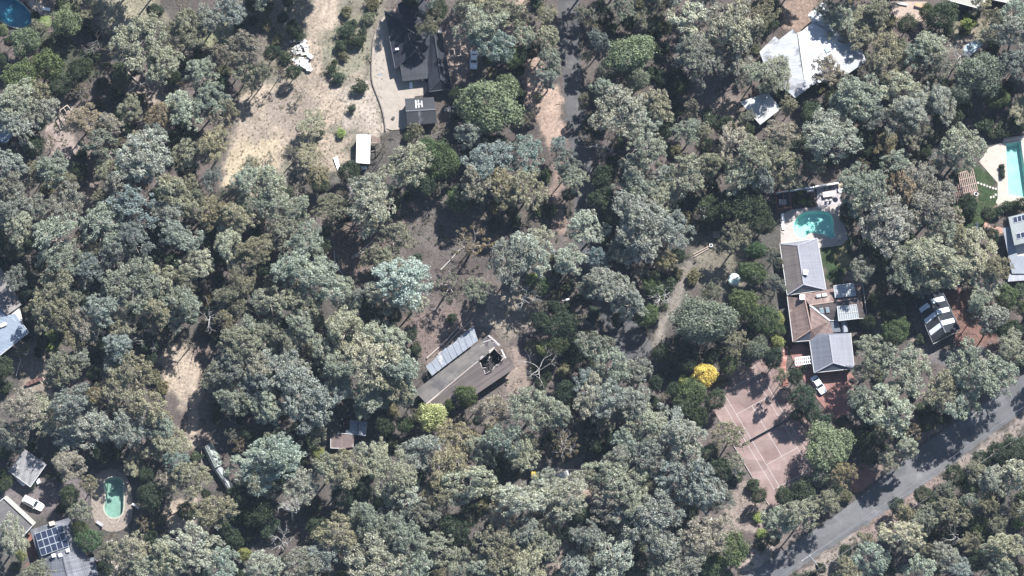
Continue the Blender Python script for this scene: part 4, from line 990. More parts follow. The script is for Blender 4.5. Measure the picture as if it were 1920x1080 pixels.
# ---- small ruined shed
rust = mat_roof('rusty_brown_sheet', (0.10, 0.075, 0.07), (0.18, 0.14, 0.13), 0.4, 0.0, stain=(0.30,0.28,0.27), stain_lo=0.6, line=0.2)
rs, crs = building('ruined_shed', 'small collapsed shed with rusty roof and loose pale sheets', [('rusty_roof', [(620,822,2.2),(632,812,2.4),(664,814.5,2.4),(663,838,2.0),(642,841,2.0),(620,840,2.0)], rust),
  ('pale_sheet', [(656.5,788.5,2.5),(670,789,2.55),(671,816,2.35),(655,815,2.3)], lean), ('pale_sheet', [(672,789.5,2.6),(689,791,2.5),(686,817,2.3),(671.5,817,2.4)], lean), ('pale_sheet', [(648,806,2.3),(655.5,805,2.35),(655.5,814.5,2.3),(648,814,2.28)], lean)], None, th=0.04, cat='shed',
  gutters=[((632,812,2.45),(664,814.5,2.45)), ((620,840,2.05),(642,841,2.05)), ((620,822,2.22),(620,840,2.05))])
for q in ((622,822),(622,838),(662,838),(688,792),(658,790)):
    p = P(q[0], q[1], 2.1); MB().bar((p.x, p.y, -.1), p, .12).build('post', timber, rs, off=crs)
MB().prism([tuple(p) for p in inset_poly([P(x, y, 2.0) for x, y in [(621,822),(633,814),(662,816),(661,837),(621,839)]], 0.2)], -0.1, 1.8).build('wall', dark_wall, rs, off=crs)
# ---- glasshouse in two lengths
gh_m = mat_plain('mossy_polythene', (0.20, 0.235, 0.20), 0.5, 0.45, 0.8, spec=0.5); gh_m2 = mat_plain('ribbed_fibreglass', (0.24,0.26,0.255), 0.5, 0.2, 2)
cgh = P(410,873); gh = empty('glasshouse', cgh, 'long narrow translucent greenhouse in two joined lengths', 'greenhouse')
def tunnel(q, h, mat, nm, ribs):
    m = MB(); n = 8
    prof = [(u, h*(0.5+0.5*math.sin(math.pi*u)**0.8)) for u in [i/n for i in range(n+1)]]
    for k in range(n):
        (ua, za), (ub, zb) = prof[k], prof[k+1]
        m.add([P(*lerp2(q[0], q[1], ua), za), P(*lerp2(q[0], q[1], ub), zb), P(*lerp2(q[3], q[2], ub), zb), P(*lerp2(q[3], q[2], ua), za)], [(0, 1, 2, 3)])
    o = m.build(nm, mat, gh, off=cgh)
    e = MB()
    for E2 in (0, 1):
        A, B = (q[0], q[1]) if E2 == 0 else (q[3], q[2])
        vs_ = [P(*lerp2(A, B, u), z) for u, z in prof]; pa, pb = P(*A, .1), P(*B, .1)
        e.add(vs_+[Vector((vs_[-1].x, vs_[-1].y, -.05)), Vector((vs_[0].x, vs_[0].y, -.05))], [tuple(range(len(vs_)+2))])
    e.build('end_wall', mat, gh, off=cgh)
    for k in range(ribs+1):
        t = k/ribs
        MB().tube([P(*lerp2(lerp2(q[0], q[3], t), lerp2(q[1], q[2], t), u), z+.03) for u, z in prof], [0.045]*(n+1), 5).build('hoop', white_trim, o, off=cgh)
    for u in (0.25, 0.5, 0.75):
        z = h*(0.5+0.5*math.sin(math.pi*u)**0.8)
        MB().bar(P(*lerp2(q[0], q[1], u), z+.04), P(*lerp2(q[3], q[2], u), z+.04), 0.06).build('purlin', white_trim, o, off=cgh)
tunnel([(380,839),(398,830),(418.5,869),(399,880)], 2.3, gh_m, 'cover', 5)
tunnel([(400,880),(416,874),(438,912),(425,917)], 1.8, gh_m2, 'cover', 7)
MB().bar(P(378,840,.9), P(378,886,.9), .1).build('side_rail', timber, gh, off=cgh); MB().bar(P(378,886,.9), P(399,879,.9), .1).build('side_rail', timber, gh, off=cgh)
lt, clt = building('small_hut', 'small pale roofed hut half under trees below the greenhouse', [('roof_sheet', [(400,987.5,2.3),(436,981,2.5),(441.5,992.5,2.4),(421.5,1005.5,2.1)], mat_roof('dirty_white_sheet', (0.46,0.47,0.47),(0.62,0.62,0.61),0.8,0.0,stain=(0.26,0.25,0.22),stain_lo=0.56,line=.1))], [(400,987.5),(436,981),(441.5,992.5),(421.5,1005.5)], 2.1, dark_wall, 0.2, cat='hut')

# ---- lower left group
wsh = mat_roof('weathered_sheets', (0.14, 0.138, 0.142), (0.26, 0.255, 0.255), 0.42, 0.0, stain=(0.32,0.30,0.29), stain_lo=0.56, line=0.35, nscale=0.8)
ls, cls_ = building('grey_shed', 'square weathered grey sheet-roofed shed near the parked white wagon', [('roof_sheet', [(46.5,842,2.9),(87,870,2.7),(57,913,2.4),(16,883,2.5)], wsh)], [(46.5,842),(87,870),(57,913),(16,883)], 2.4, timber, 0.5, gutters=[((16,883,2.5),(57,913,2.4)), ((57,913,2.4),(87,870,2.7))], cat='shed')
o = simple_slab('white_chest', 'small white chest at the right corner of the grey shed', 'chest', [(67,899,.7),(73,896,.7),(76,904,.7),(70,908,.7)], 0.7, whitep)
flat = mat_plain('dark_membrane', (0.10, 0.095, 0.095), 0.9, 0.25, 0.8)
cp = [(11,931,2.8),(64.5,981,2.8),(43,1005,2.8),(-8,1015,2.8),(-14,950,2.8)]
cl, ccl = building('flat_carport', 'flat dark roof with broad cream parapet at lower left edge', [('roof_deck', cp, flat)], [q[:2] for q in cp], 2.7, pale_wall, 0.3, cat='carport')
MB().bar(P(10,932,2.95), P(65,983,2.95), 0.95, 0.3).build('parapet', mat_plain('cream_parapet', (0.36,0.34,0.30), 0.8, 0.1), cl, off=ccl)
MB().bar(P(64.5,982,2.9), P(43,1006,2.9), 0.16, 0.28).build('parapet', white_trim, cl, off=ccl); MB().bar(P(11,931,2.9), P(-14,951,2.9), 0.16, 0.28).build('parapet', white_trim, cl, off=ccl)
tlg = mat_roof('charcoal_tiles', (0.105, 0.11, 0.128), (0.15, 0.155, 0.172), 0.34, 0.40, line=0.45, rough=0.7)
hp = [(57.5,993,3.0),(131,970,3.0),(118,1044,4.6),(78,1060,3.0)]
S1 = [(57.5,993,2.9),(131,970,3.5),(118,1044,4.6),(131,1100,4.6),(92,1110,2.9)]
S2 = [(131,970,3.5),(143,1020,3.2),(160,1030,3.0),(160,1045,3.0),(176,1045,2.9),(190,1105,2.9),(131,1100,4.6),(118,1044,4.6)]
hl, chl = building('charcoal_tile_house', 'charcoal tiled house with fifteen solar panels at lower left', [('roof_slope', S1, tlg), ('roof_slope', S2, tlg)], [(58,993),(131,971),(143,1022),(176,1047),(190,1105),(94,1108)], 2.8, brick_wall, 0.6, caps=[((118,1044,4.65),(131,1100,4.65))], gutters=[((57.5,993,2.9),(92,1110,2.9)), ((176,1045,2.9),(190,1105,2.9))], gut_mat=dark_trim, cat='house', windows=2)
solar([(57.5,993,3.1),(131,970,3.7),(118,1044,4.75)], [(65.5,1001),(116.5,984),(130,1024.5),(77.8,1043)], 5, 3, hl, chl, 0.06)
for (x, y) in ((100.7,1041.5),(113,1041),(127,1032)): roof_box(hl, chl, 'skylight', x, y, 4.5, (0.85, 0.8, 0.25), mat_plain('skylight_pale', (0.55,0.58,0.62), 0.3), rad(18))
roof_box(hl, chl, 'roof_vent', 97.5, 982, 3.4, (1.2, 0.9, 0.7), mat_plain('tan_vent', (0.50,0.42,0.33), 0.8), rad(15))
# ---- left edge house
lb = mat_roof('patchy_brown_sheets', (0.12, 0.11, 0.105), (0.20, 0.185, 0.175), 1.2, 0.0, stain=(0.30,0.28,0.27), stain_lo=0.6, line=0.25)
bl = mat_roof('blue_grey_metal', (0.13, 0.165, 0.215), (0.19, 0.23, 0.28), 0.9, 0.0, line=0.06, rough=0.4, spec=0.5)
hle, chle = building('metal_roof_house', 'blue-grey and brown metal roofed house at the left edge', [
  ('brown_roof', [(-25,500,3.4),(2,503,3.2),(41,571,3.0),(14,590,3.6),(-25,560,4.2)], lb), ('blue_roof', [(-25,545,3.5),(0,560,3.4),(15,591,3.2),(28,588,3.0),(54,623,2.9),(-2,668,2.9),(-30,650,3.4)], bl)],
  [(-25,503),(1,505),(41,572),(52,622),(-2,664),(-25,650)], 2.7, pale_wall, 0.6, gutters=[((54,623,2.9),(-2,668,2.9)), ((28,588,3.0),(54,623,2.9))], cat='house', windows=2)
roof_box(hle, chle, 'skylight', 6, 609, 3.3, (1.5, 0.8, 0.3), mat_plain('tan_skylight', (0.55,0.50,0.44), 0.6), rad(25))
simple_slab('timber_box', 'low tan timber box at the right corner of the left edge house', 'box', [(36,579,.9),(51,569,.9),(54,574,.9),(39,584,.9)], 0.9, mat_plain('tan_timber', (0.34,0.27,0.20), 0.9, 0.2, 3))
building('blue_shed', 'pale blue metal shed roof at the left edge above the forest', [('roof_sheet', [(-15,232,2.6),(6,233,2.6),(24,255,2.4),(12,268,2.4),(-15,265,2.5)], bl)], [(-15,232),(6,233),(24,255),(12,268),(-15,265)], 2.3, dark_wall, 0.2, cat='shed')
# ---------------------------------------------------------------- tennis court
TL, TR, BL, BR = P(1353,739), P(1430,696.5), P(1446,920.5), P(1523,878)
oc = (TL+TR+BL+BR)/4
ux = ((TR-TL)+(BR-BL)).normalized(); uy = ((TL-BL)+(TR-BR)); uy = (uy-ux*uy.dot(ux)).normalized()
def CP(x, y, z=0.0): return oc+ux*x+uy*y+Vector((0, 0, z))
wx, ly = (TR-TL).length/2, ((TL-BL).length+(TR-BR).length)/4
court_m = mat_road('court_clay', (0.15, 0.102, 0.092), (0.215, 0.160, 0.147), (0.285, 0.236, 0.221))
o = MB().add([CP(-wx-2.6, -ly-3.4, .012), CP(wx+2.3, -ly-3.4, .012), CP(wx+2.3, ly+3.2, .012), CP(-wx-2.6, ly+3.2, .012)], [(0, 1, 2, 3)]).build('tennis_court', court_m)
tag(o, kind='structure')
lm = mat_plain('court_line', (0.33, 0.295, 0.28), 0.8, 0.35, 1.5)
sx = wx*8.23/10.97; sv = ly*6.4/11.885
def cline(a, b, w=0.13, z=0.02):
    a, b = Vector(a), Vector(b); d = (b-a).normalized(); n = Vector((-d.y, d.x))*w/2
    qs = [a-n, b-n, b+n, a+n]
    l = MB().add([CP(q.x, q.y, z) for q in qs], [(0, 1, 2, 3)]).build('court_line', lm, None)
    l.parent = o
for s in (-1, 1):
    cline((s*wx, -ly), (s*wx, ly)); cline((s*sx, -ly), (s*sx, ly), z=.021)
    cline((-wx-.06, s*ly), (wx+.06, s*ly), .15, .024); cline((-sx, s*sv), (sx, s*sv), .13, .0245)
cline((0, -sv), (0, sv), .13, .027)
net = empty('tennis_net', oc, 'dark net stretched across the pink clay tennis court', 'net')
dk = mat_plain('net_cord', (0.035, 0.035, 0.04), 0.9)
m = MB(); W = wx+0.9
for k in range(65):
    x = -W+2*W*k/64; m.bar(CP(x, 0, .04)-oc, CP(x, 0, 1.0)-oc, .045)
for k in range(8): m.bar(CP(-W, 0, .06+.125*k)-oc, CP(W, 0, .06+.125*k)-oc, .04)
m.build('mesh', dk, net)
MB().bar(CP(-W, 0, 1.02)-oc, CP(W, 0, 1.02)-oc, .08, .06).build('headband', mat_plain('headband_grey', (0.25,0.22,0.21), 0.8), net)
for s in (-1, 1): MB().tube([CP(s*W, 0, -.1)-oc, CP(s*W, 0, 1.1)-oc], [.05, .05], 8).build('post', dark_trim, net)
# low white edging board and wire fence round the court
ed = MB().bar(CP(-wx-2.75, -ly-3.4, .06), CP(-wx-2.75, ly*0.1, .06), .16, .2).build('edging_board', lm); tag(ed, 'long pale edging board along the left side of the tennis court', 'edging')
cf = CP(wx+2.5, 0); fence = empty('court_fence', cf, 'thin wire fence with posts along the right side of the tennis court', 'fence')
for k in range(11):
    y = -ly-3.4+(2*ly+6.6)*k/10; MB().tube([CP(wx+2.5, y, -.1)-cf, CP(wx+2.5, y, 2.6)-cf], [.04, .04], 6).build('post', dark_trim, fence)
for z in (.1, 1.3, 2.6): MB().bar(CP(wx+2.5, -ly-3.4, z)-cf, CP(wx+2.5, ly+3.2, z)-cf, .035).build('rail', dark_trim, fence)
cf = CP(0, ly+3.3); fence = empty('court_fence', cf, 'thin wire fence along the top end of the tennis court', 'fence')
for k in range(7):
    x = -wx-2.6+(2*wx+4.9)*k/6; MB().tube([CP(x, ly+3.3, -.1)-cf, CP(x, ly+3.3, 2.6)-cf], [.04, .04], 6).build('post', dark_trim, fence)
for z in (.1, 1.3, 2.6): MB().bar(CP(-wx-2.6, ly+3.3, z)-cf, CP(wx+2.3, ly+3.3, z)-cf, .035).build('rail', dark_trim, fence)

# ---------------------------------------------------------------- cars
tyre = mat_plain('tyre', (0.025, 0.025, 0.025), 0.9); chrome = mat_plain('wheel_rim', (0.45, 0.45, 0.46), 0.3, metal=0.6)
lampm = mat_plain('lamp_glass', (0.55, 0.56, 0.56), 0.15); redl = mat_plain('tail_lamp', (0.35, 0.03, 0.03), 0.2)
def car(label, px, py, ang, paint, L=4.7, W=1.85, wagon=True, group=None, name='parked_car', scale=1.0):
    """x forward; ang = world heading of the bonnet"""
    loc = P(px, py, 0.9); loc.z = 0.0
    r = empty(name, loc, label, 'car', group, ang); h = W/2
    # body shell: stations along x with half width, sill, shoulder height
    st = [(-.50, .80, .42, .78), (-.485, .90, .32, .92), (-.40, .98, .26, .98), (-.2, 1.0, .25, .98), (.1, 1.0, .25, .96), (.28, .99, .26, .92), (.40, .95, .28, .84), (.475, .86, .32, .74), (.50, .70, .40, .64)]
    V = []; F = []; k = 6
    for x, w, z0, z1 in st:
        yy = w*h
        for (y, z) in ((-yy*.96, z0), (-yy, (z0+z1)/2), (-yy*.93, z1), (yy*.93, z1), (yy, (z0+z1)/2), (yy*.96, z0)): V.append((x*L, y, z))
    for i in range(len(st)-1):
        for j in range(k): F.append((i*k+j, (i+1)*k+j, (i+1)*k+(j+1) % k, i*k+(j+1) % k))
    F.append(tuple(range(k))); F.append(tuple(reversed(range((len(st)-1)*k, len(st)*k))))
    me_ = MB().add(V, F).build('body', paint, r, smooth=False, bevel=0.03)
    # greenhouse
    xr0, xr1 = (-.46, .20) if wagon else (-.34, .18); tr0, tr1 = (-.41, .07) if wagon else (-.20, .06)
    zb, zt = .93, 1.48; wb, wt = h*.92, h*.74
    B = [(xr0*L, -wb, zb), (xr1*L, -wb, zb-.02), (xr1*L, wb, zb-.02), (xr0*L, wb, zb), (tr0*L, -wt, zt), (tr1*L, -wt, zt), (tr1*L, wt, zt), (tr0*L, wt, zt)]
    MB().add(B, [(4, 5, 6, 7), (0, 1, 5, 4), (1, 2, 6, 5), (2, 3, 7, 6), (3, 0, 4, 7)]).build('cabin', paint, r, bevel=0.04)
    B = [Vector(b) for b in B]
    def glass(nm, idx, lo, hi, e):
        a, b, c, d = [B[i] for i in idx]   # a,b bottom ; c,d top
        n = (b-a).cross(d-a).normalized()
        if n.dot((a+b+c+d)/4-Vector((0, 0, .9))) < 0: n = -n
        f = lambda u, v: (a.lerp(b, u)).lerp(d.lerp(c, u), v)+n*.012
        MB().add([f(e, lo), f(1-e, lo), f(1-e, hi), f(e, hi)], [(0, 1, 2, 3)]).build(nm, glass_dark, r)
    glass('windscreen', (1, 2, 6, 5), .06, .92, .06); glass('rear_window', (3, 0, 4, 7), .15, .88, .1)
    glass('side_window', (0, 1, 5, 4), .15, .88, .06); glass('side_window', (2, 3, 7, 6), .15, .88, .06)
    for s in (-1, 1):
        for x in (-.30, .31):
            w = MB().tube([(x*L, s*(h-.21), .32), (x*L, s*(h+.0), .32)], [.32, .32], 14).build('wheel', tyre, r)
            MB().tube([(x*L, s*(h-.01), .32), (x*L, s*(h+.012), .32)], [.19, .19], 10).build('rim', chrome, w)
        MB().box((.478*L, s*h*.62, .66), (.10, .34, .13)).build('headlight', lampm, r, bevel=.02)
        MB().box((-.492*L, s*h*.72, .80), (.05, .24, .16)).build('tail_light', redl, r, bevel=.01)
        MB().box((.13*L, s*(h+.08), .98), (.12, .2, .13)).build('mirror', paint, r, bevel=.02)
    if wagon:
        for s in (-1, 1): MB().bar((-.36*L, s*wt*.86, zt+.05), (.03*L, s*wt*.86, zt+.05), .04).build('roof_rail', dark_trim, r)
    r.scale = (scale,)*3
    return r
white_car = bpy.data.materials.new('car_white'); white_car.use_nodes = True
b = white_car.node_tree.nodes['Principled BSDF']; b.inputs['Base Color'].default_value = (0.80, 0.80, 0.79, 1); b.inputs['Roughness'].default_value = 0.3; b.inputs['Coat Weight'].default_value = 0.5
silver_car = white_car.copy(); silver_car.name = 'car_silver'; silver_car.node_tree.nodes['Principled BSDF'].inputs['Base Color'].default_value = (0.62, 0.66, 0.67, 1)
black_car = white_car.copy(); black_car.name = 'car_black'; black_car.node_tree.nodes['Principled BSDF'].inputs['Base Color'].default_value = (0.02, 0.022, 0.026, 1)
car('white station wagon parked on dark ground at lower left', 62, 943, rad(-28), white_car, 4.9, 1.9)
car('silver-white sedan parked on the red brick forecourt below the garage', 1535, 721, rad(-58), silver_car, 4.5, 1.8, False)
car('white car half hidden by trees beside the dark slate house', 888.5, 112, rad(-92), white_car, 4.2, 1.75, False)
car('white car mostly under the square grey shed roof', 37, 893, rad(-50), white_car, 4.4, 1.8, False)
car('black car parked beside the wire fence below the central forest', 1049, 893, rad(20), black_car, 4.5, 1.8, False)

# ---------------------------------------------------------------- street pole, wires, lamp
galv = mat_plain('galvanised_steel', (0.42, 0.43, 0.42), 0.5, 0.1)
bp0 = P(1531, 1072); bp0.z = -0.1
pole = empty('power_pole', bp0, 'pale timber power pole with crossarm beside the asphalt road', 'pole')
topw = P(1518, 1042, 9.6)
MB().tube([(0, 0, 0), (0.0, 0.1, 5), tuple(topw-bp0)], [.17, .15, .12], 8).build('shaft', galv, pole)
ca, cb = P(1503, 1052, 9.2), P(1521, 1040, 9.4)
MB().bar(ca-bp0, cb-bp0, .16, .14).build('crossarm', galv, pole)
for t in (0, .3, .75, 1): p = ca.lerp(cb, t)-bp0; MB().tube([p+Vector((0,0,.05)), p+Vector((0,0,.3))], [.06, .05], 6).build('insulator', white_trim, pole)
wire_m = mat_plain('wire', (0.22, 0.22, 0.24), 0.5, 0.1)
def wire(label, a, b, sag, r=.024, group='overhead wires along the road'):
    a, b = P(*a), P(*b); pts = [a.lerp(b, i/24)-Vector((0, 0, 4*sag*(i/24)*(1-i/24))) for i in range(25)]
    c = (a+b)/2; o = MB().tube([p-c for p in pts], [r]*25, 5).build('overhead_wire', wire_m); o.location = c
    tag(o, label, 'wire', group)
wire('overhead wire over the asphalt, upper of the pair from the pole', (1503,1052,9.5), (1935,752,9.5), .8)
wire('overhead wire along the verge, lower of the pair from the pole', (1521,1040,9.7), (1940,770,9.7), .8)
wire('low cable over the roadside scrub right of the power pole', (1531,1070,7.2), (1940,800,7.2), .7, .03)
wire('overhead wire leaving the pole towards the bottom edge', (1503,1052,9.5), (1400,1125,9.5), .4)
wire('thin service wire crossing the sandy track at the top', (1022,242,5.5), (1100,205,6.5), .3, .025, 'service wires')
wire('thin wire across the dark clearing beside the black car', (995,876,2.2), (1092,882,2.2), .1, .03, 'service wires')
lp = P(1053, 577); lamp = empty('lamp_post', lp, 'white lamp post standing in shade below the central lane', 'lamp post')
tp = Vector((0.1, 0.0, 5.5)); MB().tube([(0, 0, -.1), tp], [.09, .06], 8).build('shaft', galv, lamp)
MB().bar(tp, tp+Vector((1.0, .25, .15)), .08).build('arm', galv, lamp); MB().box(tp+Vector((1.15, .3, .12)), (.75, .35, .16), .25).build('lamp_head', whitep, lamp, bevel=.04)

# ---------------------------------------------------------------- pool and garden things
fp = [(172,972),(171.5,930),(172,894),(188,884),(206,879),(225,881),(242,890)]
cfp = P(172, 920); fen = empty('pool_fence', cfp, 'low metal fence round the murky green pool', 'fence')
W3_ = [P(x, y, 1.2) for x, y in fp]
for i in range(len(W3_)-1):
    a, b = W3_[i], W3_[i+1]
    for z in (.15, 1.2): MB().bar(Vector((a.x, a.y, z))-cfp, Vector((b.x, b.y, z))-cfp, .05).build('rail', timber, fen)
    n = max(2, int((b-a).length/1.2))
    for k in range(n): p = a.lerp(b, k/n); MB().bar(Vector((p.x, p.y, -.1))-cfp, Vector((p.x, p.y, 1.25))-cfp, .06).build('post', timber, fen)
simple_slab('diving_board', 'short white board lying right of the murky green pool', 'board', [(247,946,.5),(249,943,.5),(261,951,.5),(259,954,.5)], .1, whitep)
def lounger(label, px, py, ang, mat, group):
    loc = P(px, py, .05); r = empty('sun_lounger', loc, label, 'lounger', group, ang)
    MB().box((-.3, 0, .3), (1.2, .62, .08)).build('seat', mat, r, bevel=.02)
    MB().box((.55, 0, .52), (.72, .62, .08), M=Matrix.Rotation(rad(-38), 3, 'Y')).build('backrest', mat, r, bevel=.02)
    for x in (-.8, .25):
        for y in (-.26, .26): MB().box((x, y, .12), (.06, .06, .3)).build('leg', galv, r)
g = 'loungers round the kidney pool'
lounger('white lounger nearest the top right corner of the kidney pool deck', 1579, 397, rad(80), whitep, g)
lounger('white lounger midway down the right side of the kidney pool deck', 1581, 417, rad(82), mat_plain('grey_cushion', (0.35,0.36,0.38)), g)
lounger('white lounger on the upper left edge of the kidney pool deck', 1468, 409, rad(100), whitep, g)
lounger('white lounger low on the left edge of the kidney pool deck', 1468, 424, rad(95), whitep, g)
lounger('white lounger alone on the green lawn near the right pool', 1832, 426, rad(95), whitep, None)
lounger('pale grey lounger in the corner beside the half-round spa', 188, 983, rad(-35), mat_plain('grey_cushion', (0.35,0.36,0.38)), None)
def table(name, label, px, py, ang, L, W, mat, h=.74, cat='table'):
    loc = P(px, py, h); loc.z = .05; r = empty(name, loc, label, cat, None, ang)
    MB().box((0, 0, h), (L, W, .06)).build('tabletop', mat, r, bevel=.015)
    for x in (-1, 1):
        for y in (-1, 1): MB().box((x*(L/2-.1), y*(W/2-.1), h/2-.02), (.07, .07, h-.02)).build('leg', timber, r)
    return r
table('outdoor_table', 'pale rectangular table on the grey paved terrace above the kidney pool', 1553.5, 364, rad(8), 2.5, 1.2, mat_plain('pale_table', (0.50,0.45,0.42), .7, .08))
table('outdoor_table', 'long orange-brown table on the tan terrace at the top edge', 1727, 10, rad(-15), 2.6, .7, mat_plain('orange_timber', (0.45,0.27,0.15), .7, .15))
table('garden_bench', 'white garden bench on the path above the top left pool', 87, 17, rad(-8), 1.7, .7, whitep, .45, 'bench')
table('garden_bench', 'slim white bench on the tan terrace at the top edge', 1693, 7, rad(-10), 2.2, .4, whitep, .45, 'bench')
table('garden_bench', 'long timber bench at the top end of the right pool', 1897, 261, rad(9), 3.6, .6, mat_plain('pale_bench', (0.46,0.38,0.32), .8, .1), .45, 'bench')
def chair(label, px, py, ang, mat, group):
    loc = P(px, py, .5); loc.z = .07; r = empty('garden_chair', loc, label, 'chair', group, ang)
    MB().box((0, 0, .43), (.5, .5, .06)).build('seat', mat, r, bevel=.015); MB().box((-.24, 0, .7), (.06, .48, .5)).build('backrest', mat, r, bevel=.015)
    for x in (-.2, .2):
        for y in (-.2, .2): MB().box((x, y, .2), (.05, .05, .42)).build('leg', mat, r)
g = 'chairs at the terrace table'
for i, (x, y, a_) in enumerate(((1550,376,98),(1558,375,95),(1546,354,-85),(1556,352,-82))):
    chair(['pale chair below the terrace table, left one', 'pale chair below the terrace table, right one', 'dark chair above the terrace table, left one', 'dark chair above the terrace table, right one'][i], x, y, rad(a_), white_trim if i < 2 else dark_trim, g)
um = empty('parasol', P(1575,362), 'round white parasol at the corner of the grey paved terrace', 'parasol')
MB().tube([(0, 0, 0), (0, 0, 2.2)], [.03, .03], 6).build('pole', galv, um)
m = MB(); n = 10; R0 = .62
m.add([(0, 0, 2.45)]+[(R0*math.cos(6.2832*k/n), R0*math.sin(6.2832*k/n), 2.12) for k in range(n)], [(0, 1+k, 1+(k+1) % n) for k in range(n)]); m.build('canopy', whitep, um)
# white wall along the top of the barbecue terrace
for lab, a, b, h in (('white garden wall along the top of the grey paved terrace', (1509,353), (1573,342.5), 1.5), ('lower white wall above the red-framed planter', (1455,361), (1507,353.5), 1.0)):
    pa, pb = P(*a, h), P(*b, h); c = (pa+pb)/2; c.z = 0
    r = empty('garden_wall', c, lab, 'wall')
    MB().bar(Vector((pa.x, pa.y, h/2-.1))-c, Vector((pb.x, pb.y, h/2-.1))-c, .24, h).build('wall_face', pale_wall, r); MB().bar(Vector((pa.x, pa.y, h-.06))-c, Vector((pb.x, pb.y, h-.06))-c, .34, .08).build('wall_coping', whitep, r)
simple_slab('storage_box', 'grey-white cabinet against the white terrace wall', 'cabinet', [(1512,354,1.0),(1526,352,1.0),(1527,358,1.0),(1513,360,1.0)], 1.0, white_trim)
simple_slab('storage_box', 'tan box at the right end of the white terrace wall', 'box', [(1572,345,.9),(1580,344,.9),(1581,355,.9),(1573,356,.9)], .9, mat_plain('tan_box', (0.50,0.42,0.32), .8))
simple_slab('raised_planter', 'dark raised planter inside the red framed pergola', 'planter', [(1458,364,.6),(1479,361,.6),(1482,385,.6),(1461,388,.6)], .6, mat_plain('dark_planter', (0.05,0.05,0.055), .9))
for k in range(3): simple_slab('pale_bag', ['left pale bag on the dark raised planter','middle pale bag on the dark raised planter','right pale bag on the dark raised planter'][k], 'bag', [(1460+k*5,374,.8),(1464+k*5,373.5,.8),(1464.5+k*5,383,.75),(1460.5+k*5,384,.75)], .16, white_trim)
stone = mat_plain('pale_stone', (0.42, 0.40, 0.36), .85, .1)
st = [(1834,343),(1840,345),(1845.5,347),(1851,349),(1856.5,351),(1862,353),(1867,354),(1858,370),(1863,369),(1867,365)]
cs = P(1850,352); sroot = empty('stepping_stone_path', cs, 'line of white square stepping stones across the lawn by the right pool', 'path')
for i, (x, y) in enumerate(st): MB().box(P(x, y, .02)-cs, (.42, .5, .12), rad(12)).build('stone', stone, sroot, bevel=.02)
bc = smooth_open([Vector((x, y)) for x, y in [(1482,648),(1474,656),(1470.5,668),(1468,687),(1469.5,705),(1473,722)]], 2)
cbp = P(1470,685); br = empty('brick_path', cbp, 'curved path of red brick steps left of the garage', 'path')
bpts = []; acc = 0.0; prevp = None
for i in range(len(bc)-1):
    a, b = P(*bc[i]), P(*bc[i+1]); L = (b-a).length; d = (b-a)/L; s = 0.0
    while s < L:
        bpts.append((a+d*s, math.atan2(d.y, d.x))); s += .62
rg = random.Random(3); bmts = [mat_plain('red_brick_'+n_, c_, .9, .15) for n_, c_ in (('dark', (0.24,0.11,0.09)), ('warm', (0.33,0.16,0.13)), ('pink', (0.42,0.24,0.21)))]
for p, a in bpts: MB().box(p-cbp+Vector((0, 0, .03)), (.52, 1.25, .14), a+rg.gauss(0, .04)).build('brick_step', rg.choice(bmts), br, bevel=.02)
# planter trough on the right pool deck
simple_slab('planter_trough', 'long dark planter on the white paving beside the right pool', 'planter', [(1874,308,.5),(1883,307,.5),(1884.5,332,.5),(1875.5,333,.5)], .5, mat_plain('dark_planter', (0.05,0.05,0.055), .9))
t = P(1830,364,.15); m = MB(); n = 18
ring = [(t.x+.42*math.cos(6.2832*k/n), t.y+.42*math.sin(6.2832*k/n), .15) for k in range(n+1)]
tag(m.tube(ring, [.14]*(n+1), 6, cap=False).build('garden_hose_ring', galv), 'small pale ring lying at the foot of the brown pergola', 'ring')
o = MB().bar(P(1853,420,.8), P(1853,434,.8), .12, .8).build('white_screen', whitep); tag(o, 'narrow white screen standing on the terracotta path', 'screen')
# rotary clotheslines
def clothesline(label, px, py, ang):
    loc = P(px, py, 2.0); loc.z = 0; r = empty('clothesline', loc, label, 'clothesline', None, ang)
    MB().tube([(0, 0, -.1), (0, 0, 2.1)], [.04, .03], 6).build('post', galv, r)
    for k in range(4):
        a = k*math.pi/2; MB().bar((0, 0, 1.95), (1.45*math.cos(a), 1.45*math.sin(a), 2.1), .055).build('arm', galv, r)
    for rr in (.7, 1.05, 1.4):
        for k in range(4):
            a, b = k*math.pi/2, (k+1)*math.pi/2; MB().bar((rr*math.cos(a), rr*math.sin(a), 2.03), (rr*math.cos(b), rr*math.sin(b), 2.03), .018).build('line', galv, r)
clothesline('rotary clothesline in dark shade right of the tiled house', 1666, 541, rad(15))
clothesline('small white rotary clothesline under trees left of the lawn', 1747, 291, rad(35))
# water tank, crate, box and sleepers
tk = P(1376, 527); tank = empty('water_tank', tk, 'pale mint round water tank tucked against a dark bush', 'tank')
mint = mat_plain('mint_plastic', (0.55, 0.66, 0.60), .5, .08)
MB().tube([(0, 0, -.1), (0, 0, 1.7)], [1.25, 1.25], 28).build('shell', mint, tank)
m = MB(); n = 28; m.add([(.35*math.cos(6.2832*k/n), .35*math.sin(6.2832*k/n), 2.1) for k in range(n)]+[(1.3*math.cos(6.2832*k/n), 1.3*math.sin(6.2832*k/n), 1.7) for k in range(n)], [(k, n+k, n+(k+1) % n, (k+1) % n) for k in range(n)]+[tuple(range(n))]); m.build('lid', mint, tank)
MB().tube([(0, 0, 2.08), (0, 0, 2.18)], [.28, .26], 14).build('hatch', white_trim, tank)
for k in range(7): a = 6.2832*k/7; MB().bar((.36*math.cos(a), .36*math.sin(a), 2.12), (1.27*math.cos(a), 1.27*math.sin(a), 1.74), .05).build('rib', mint, tank)
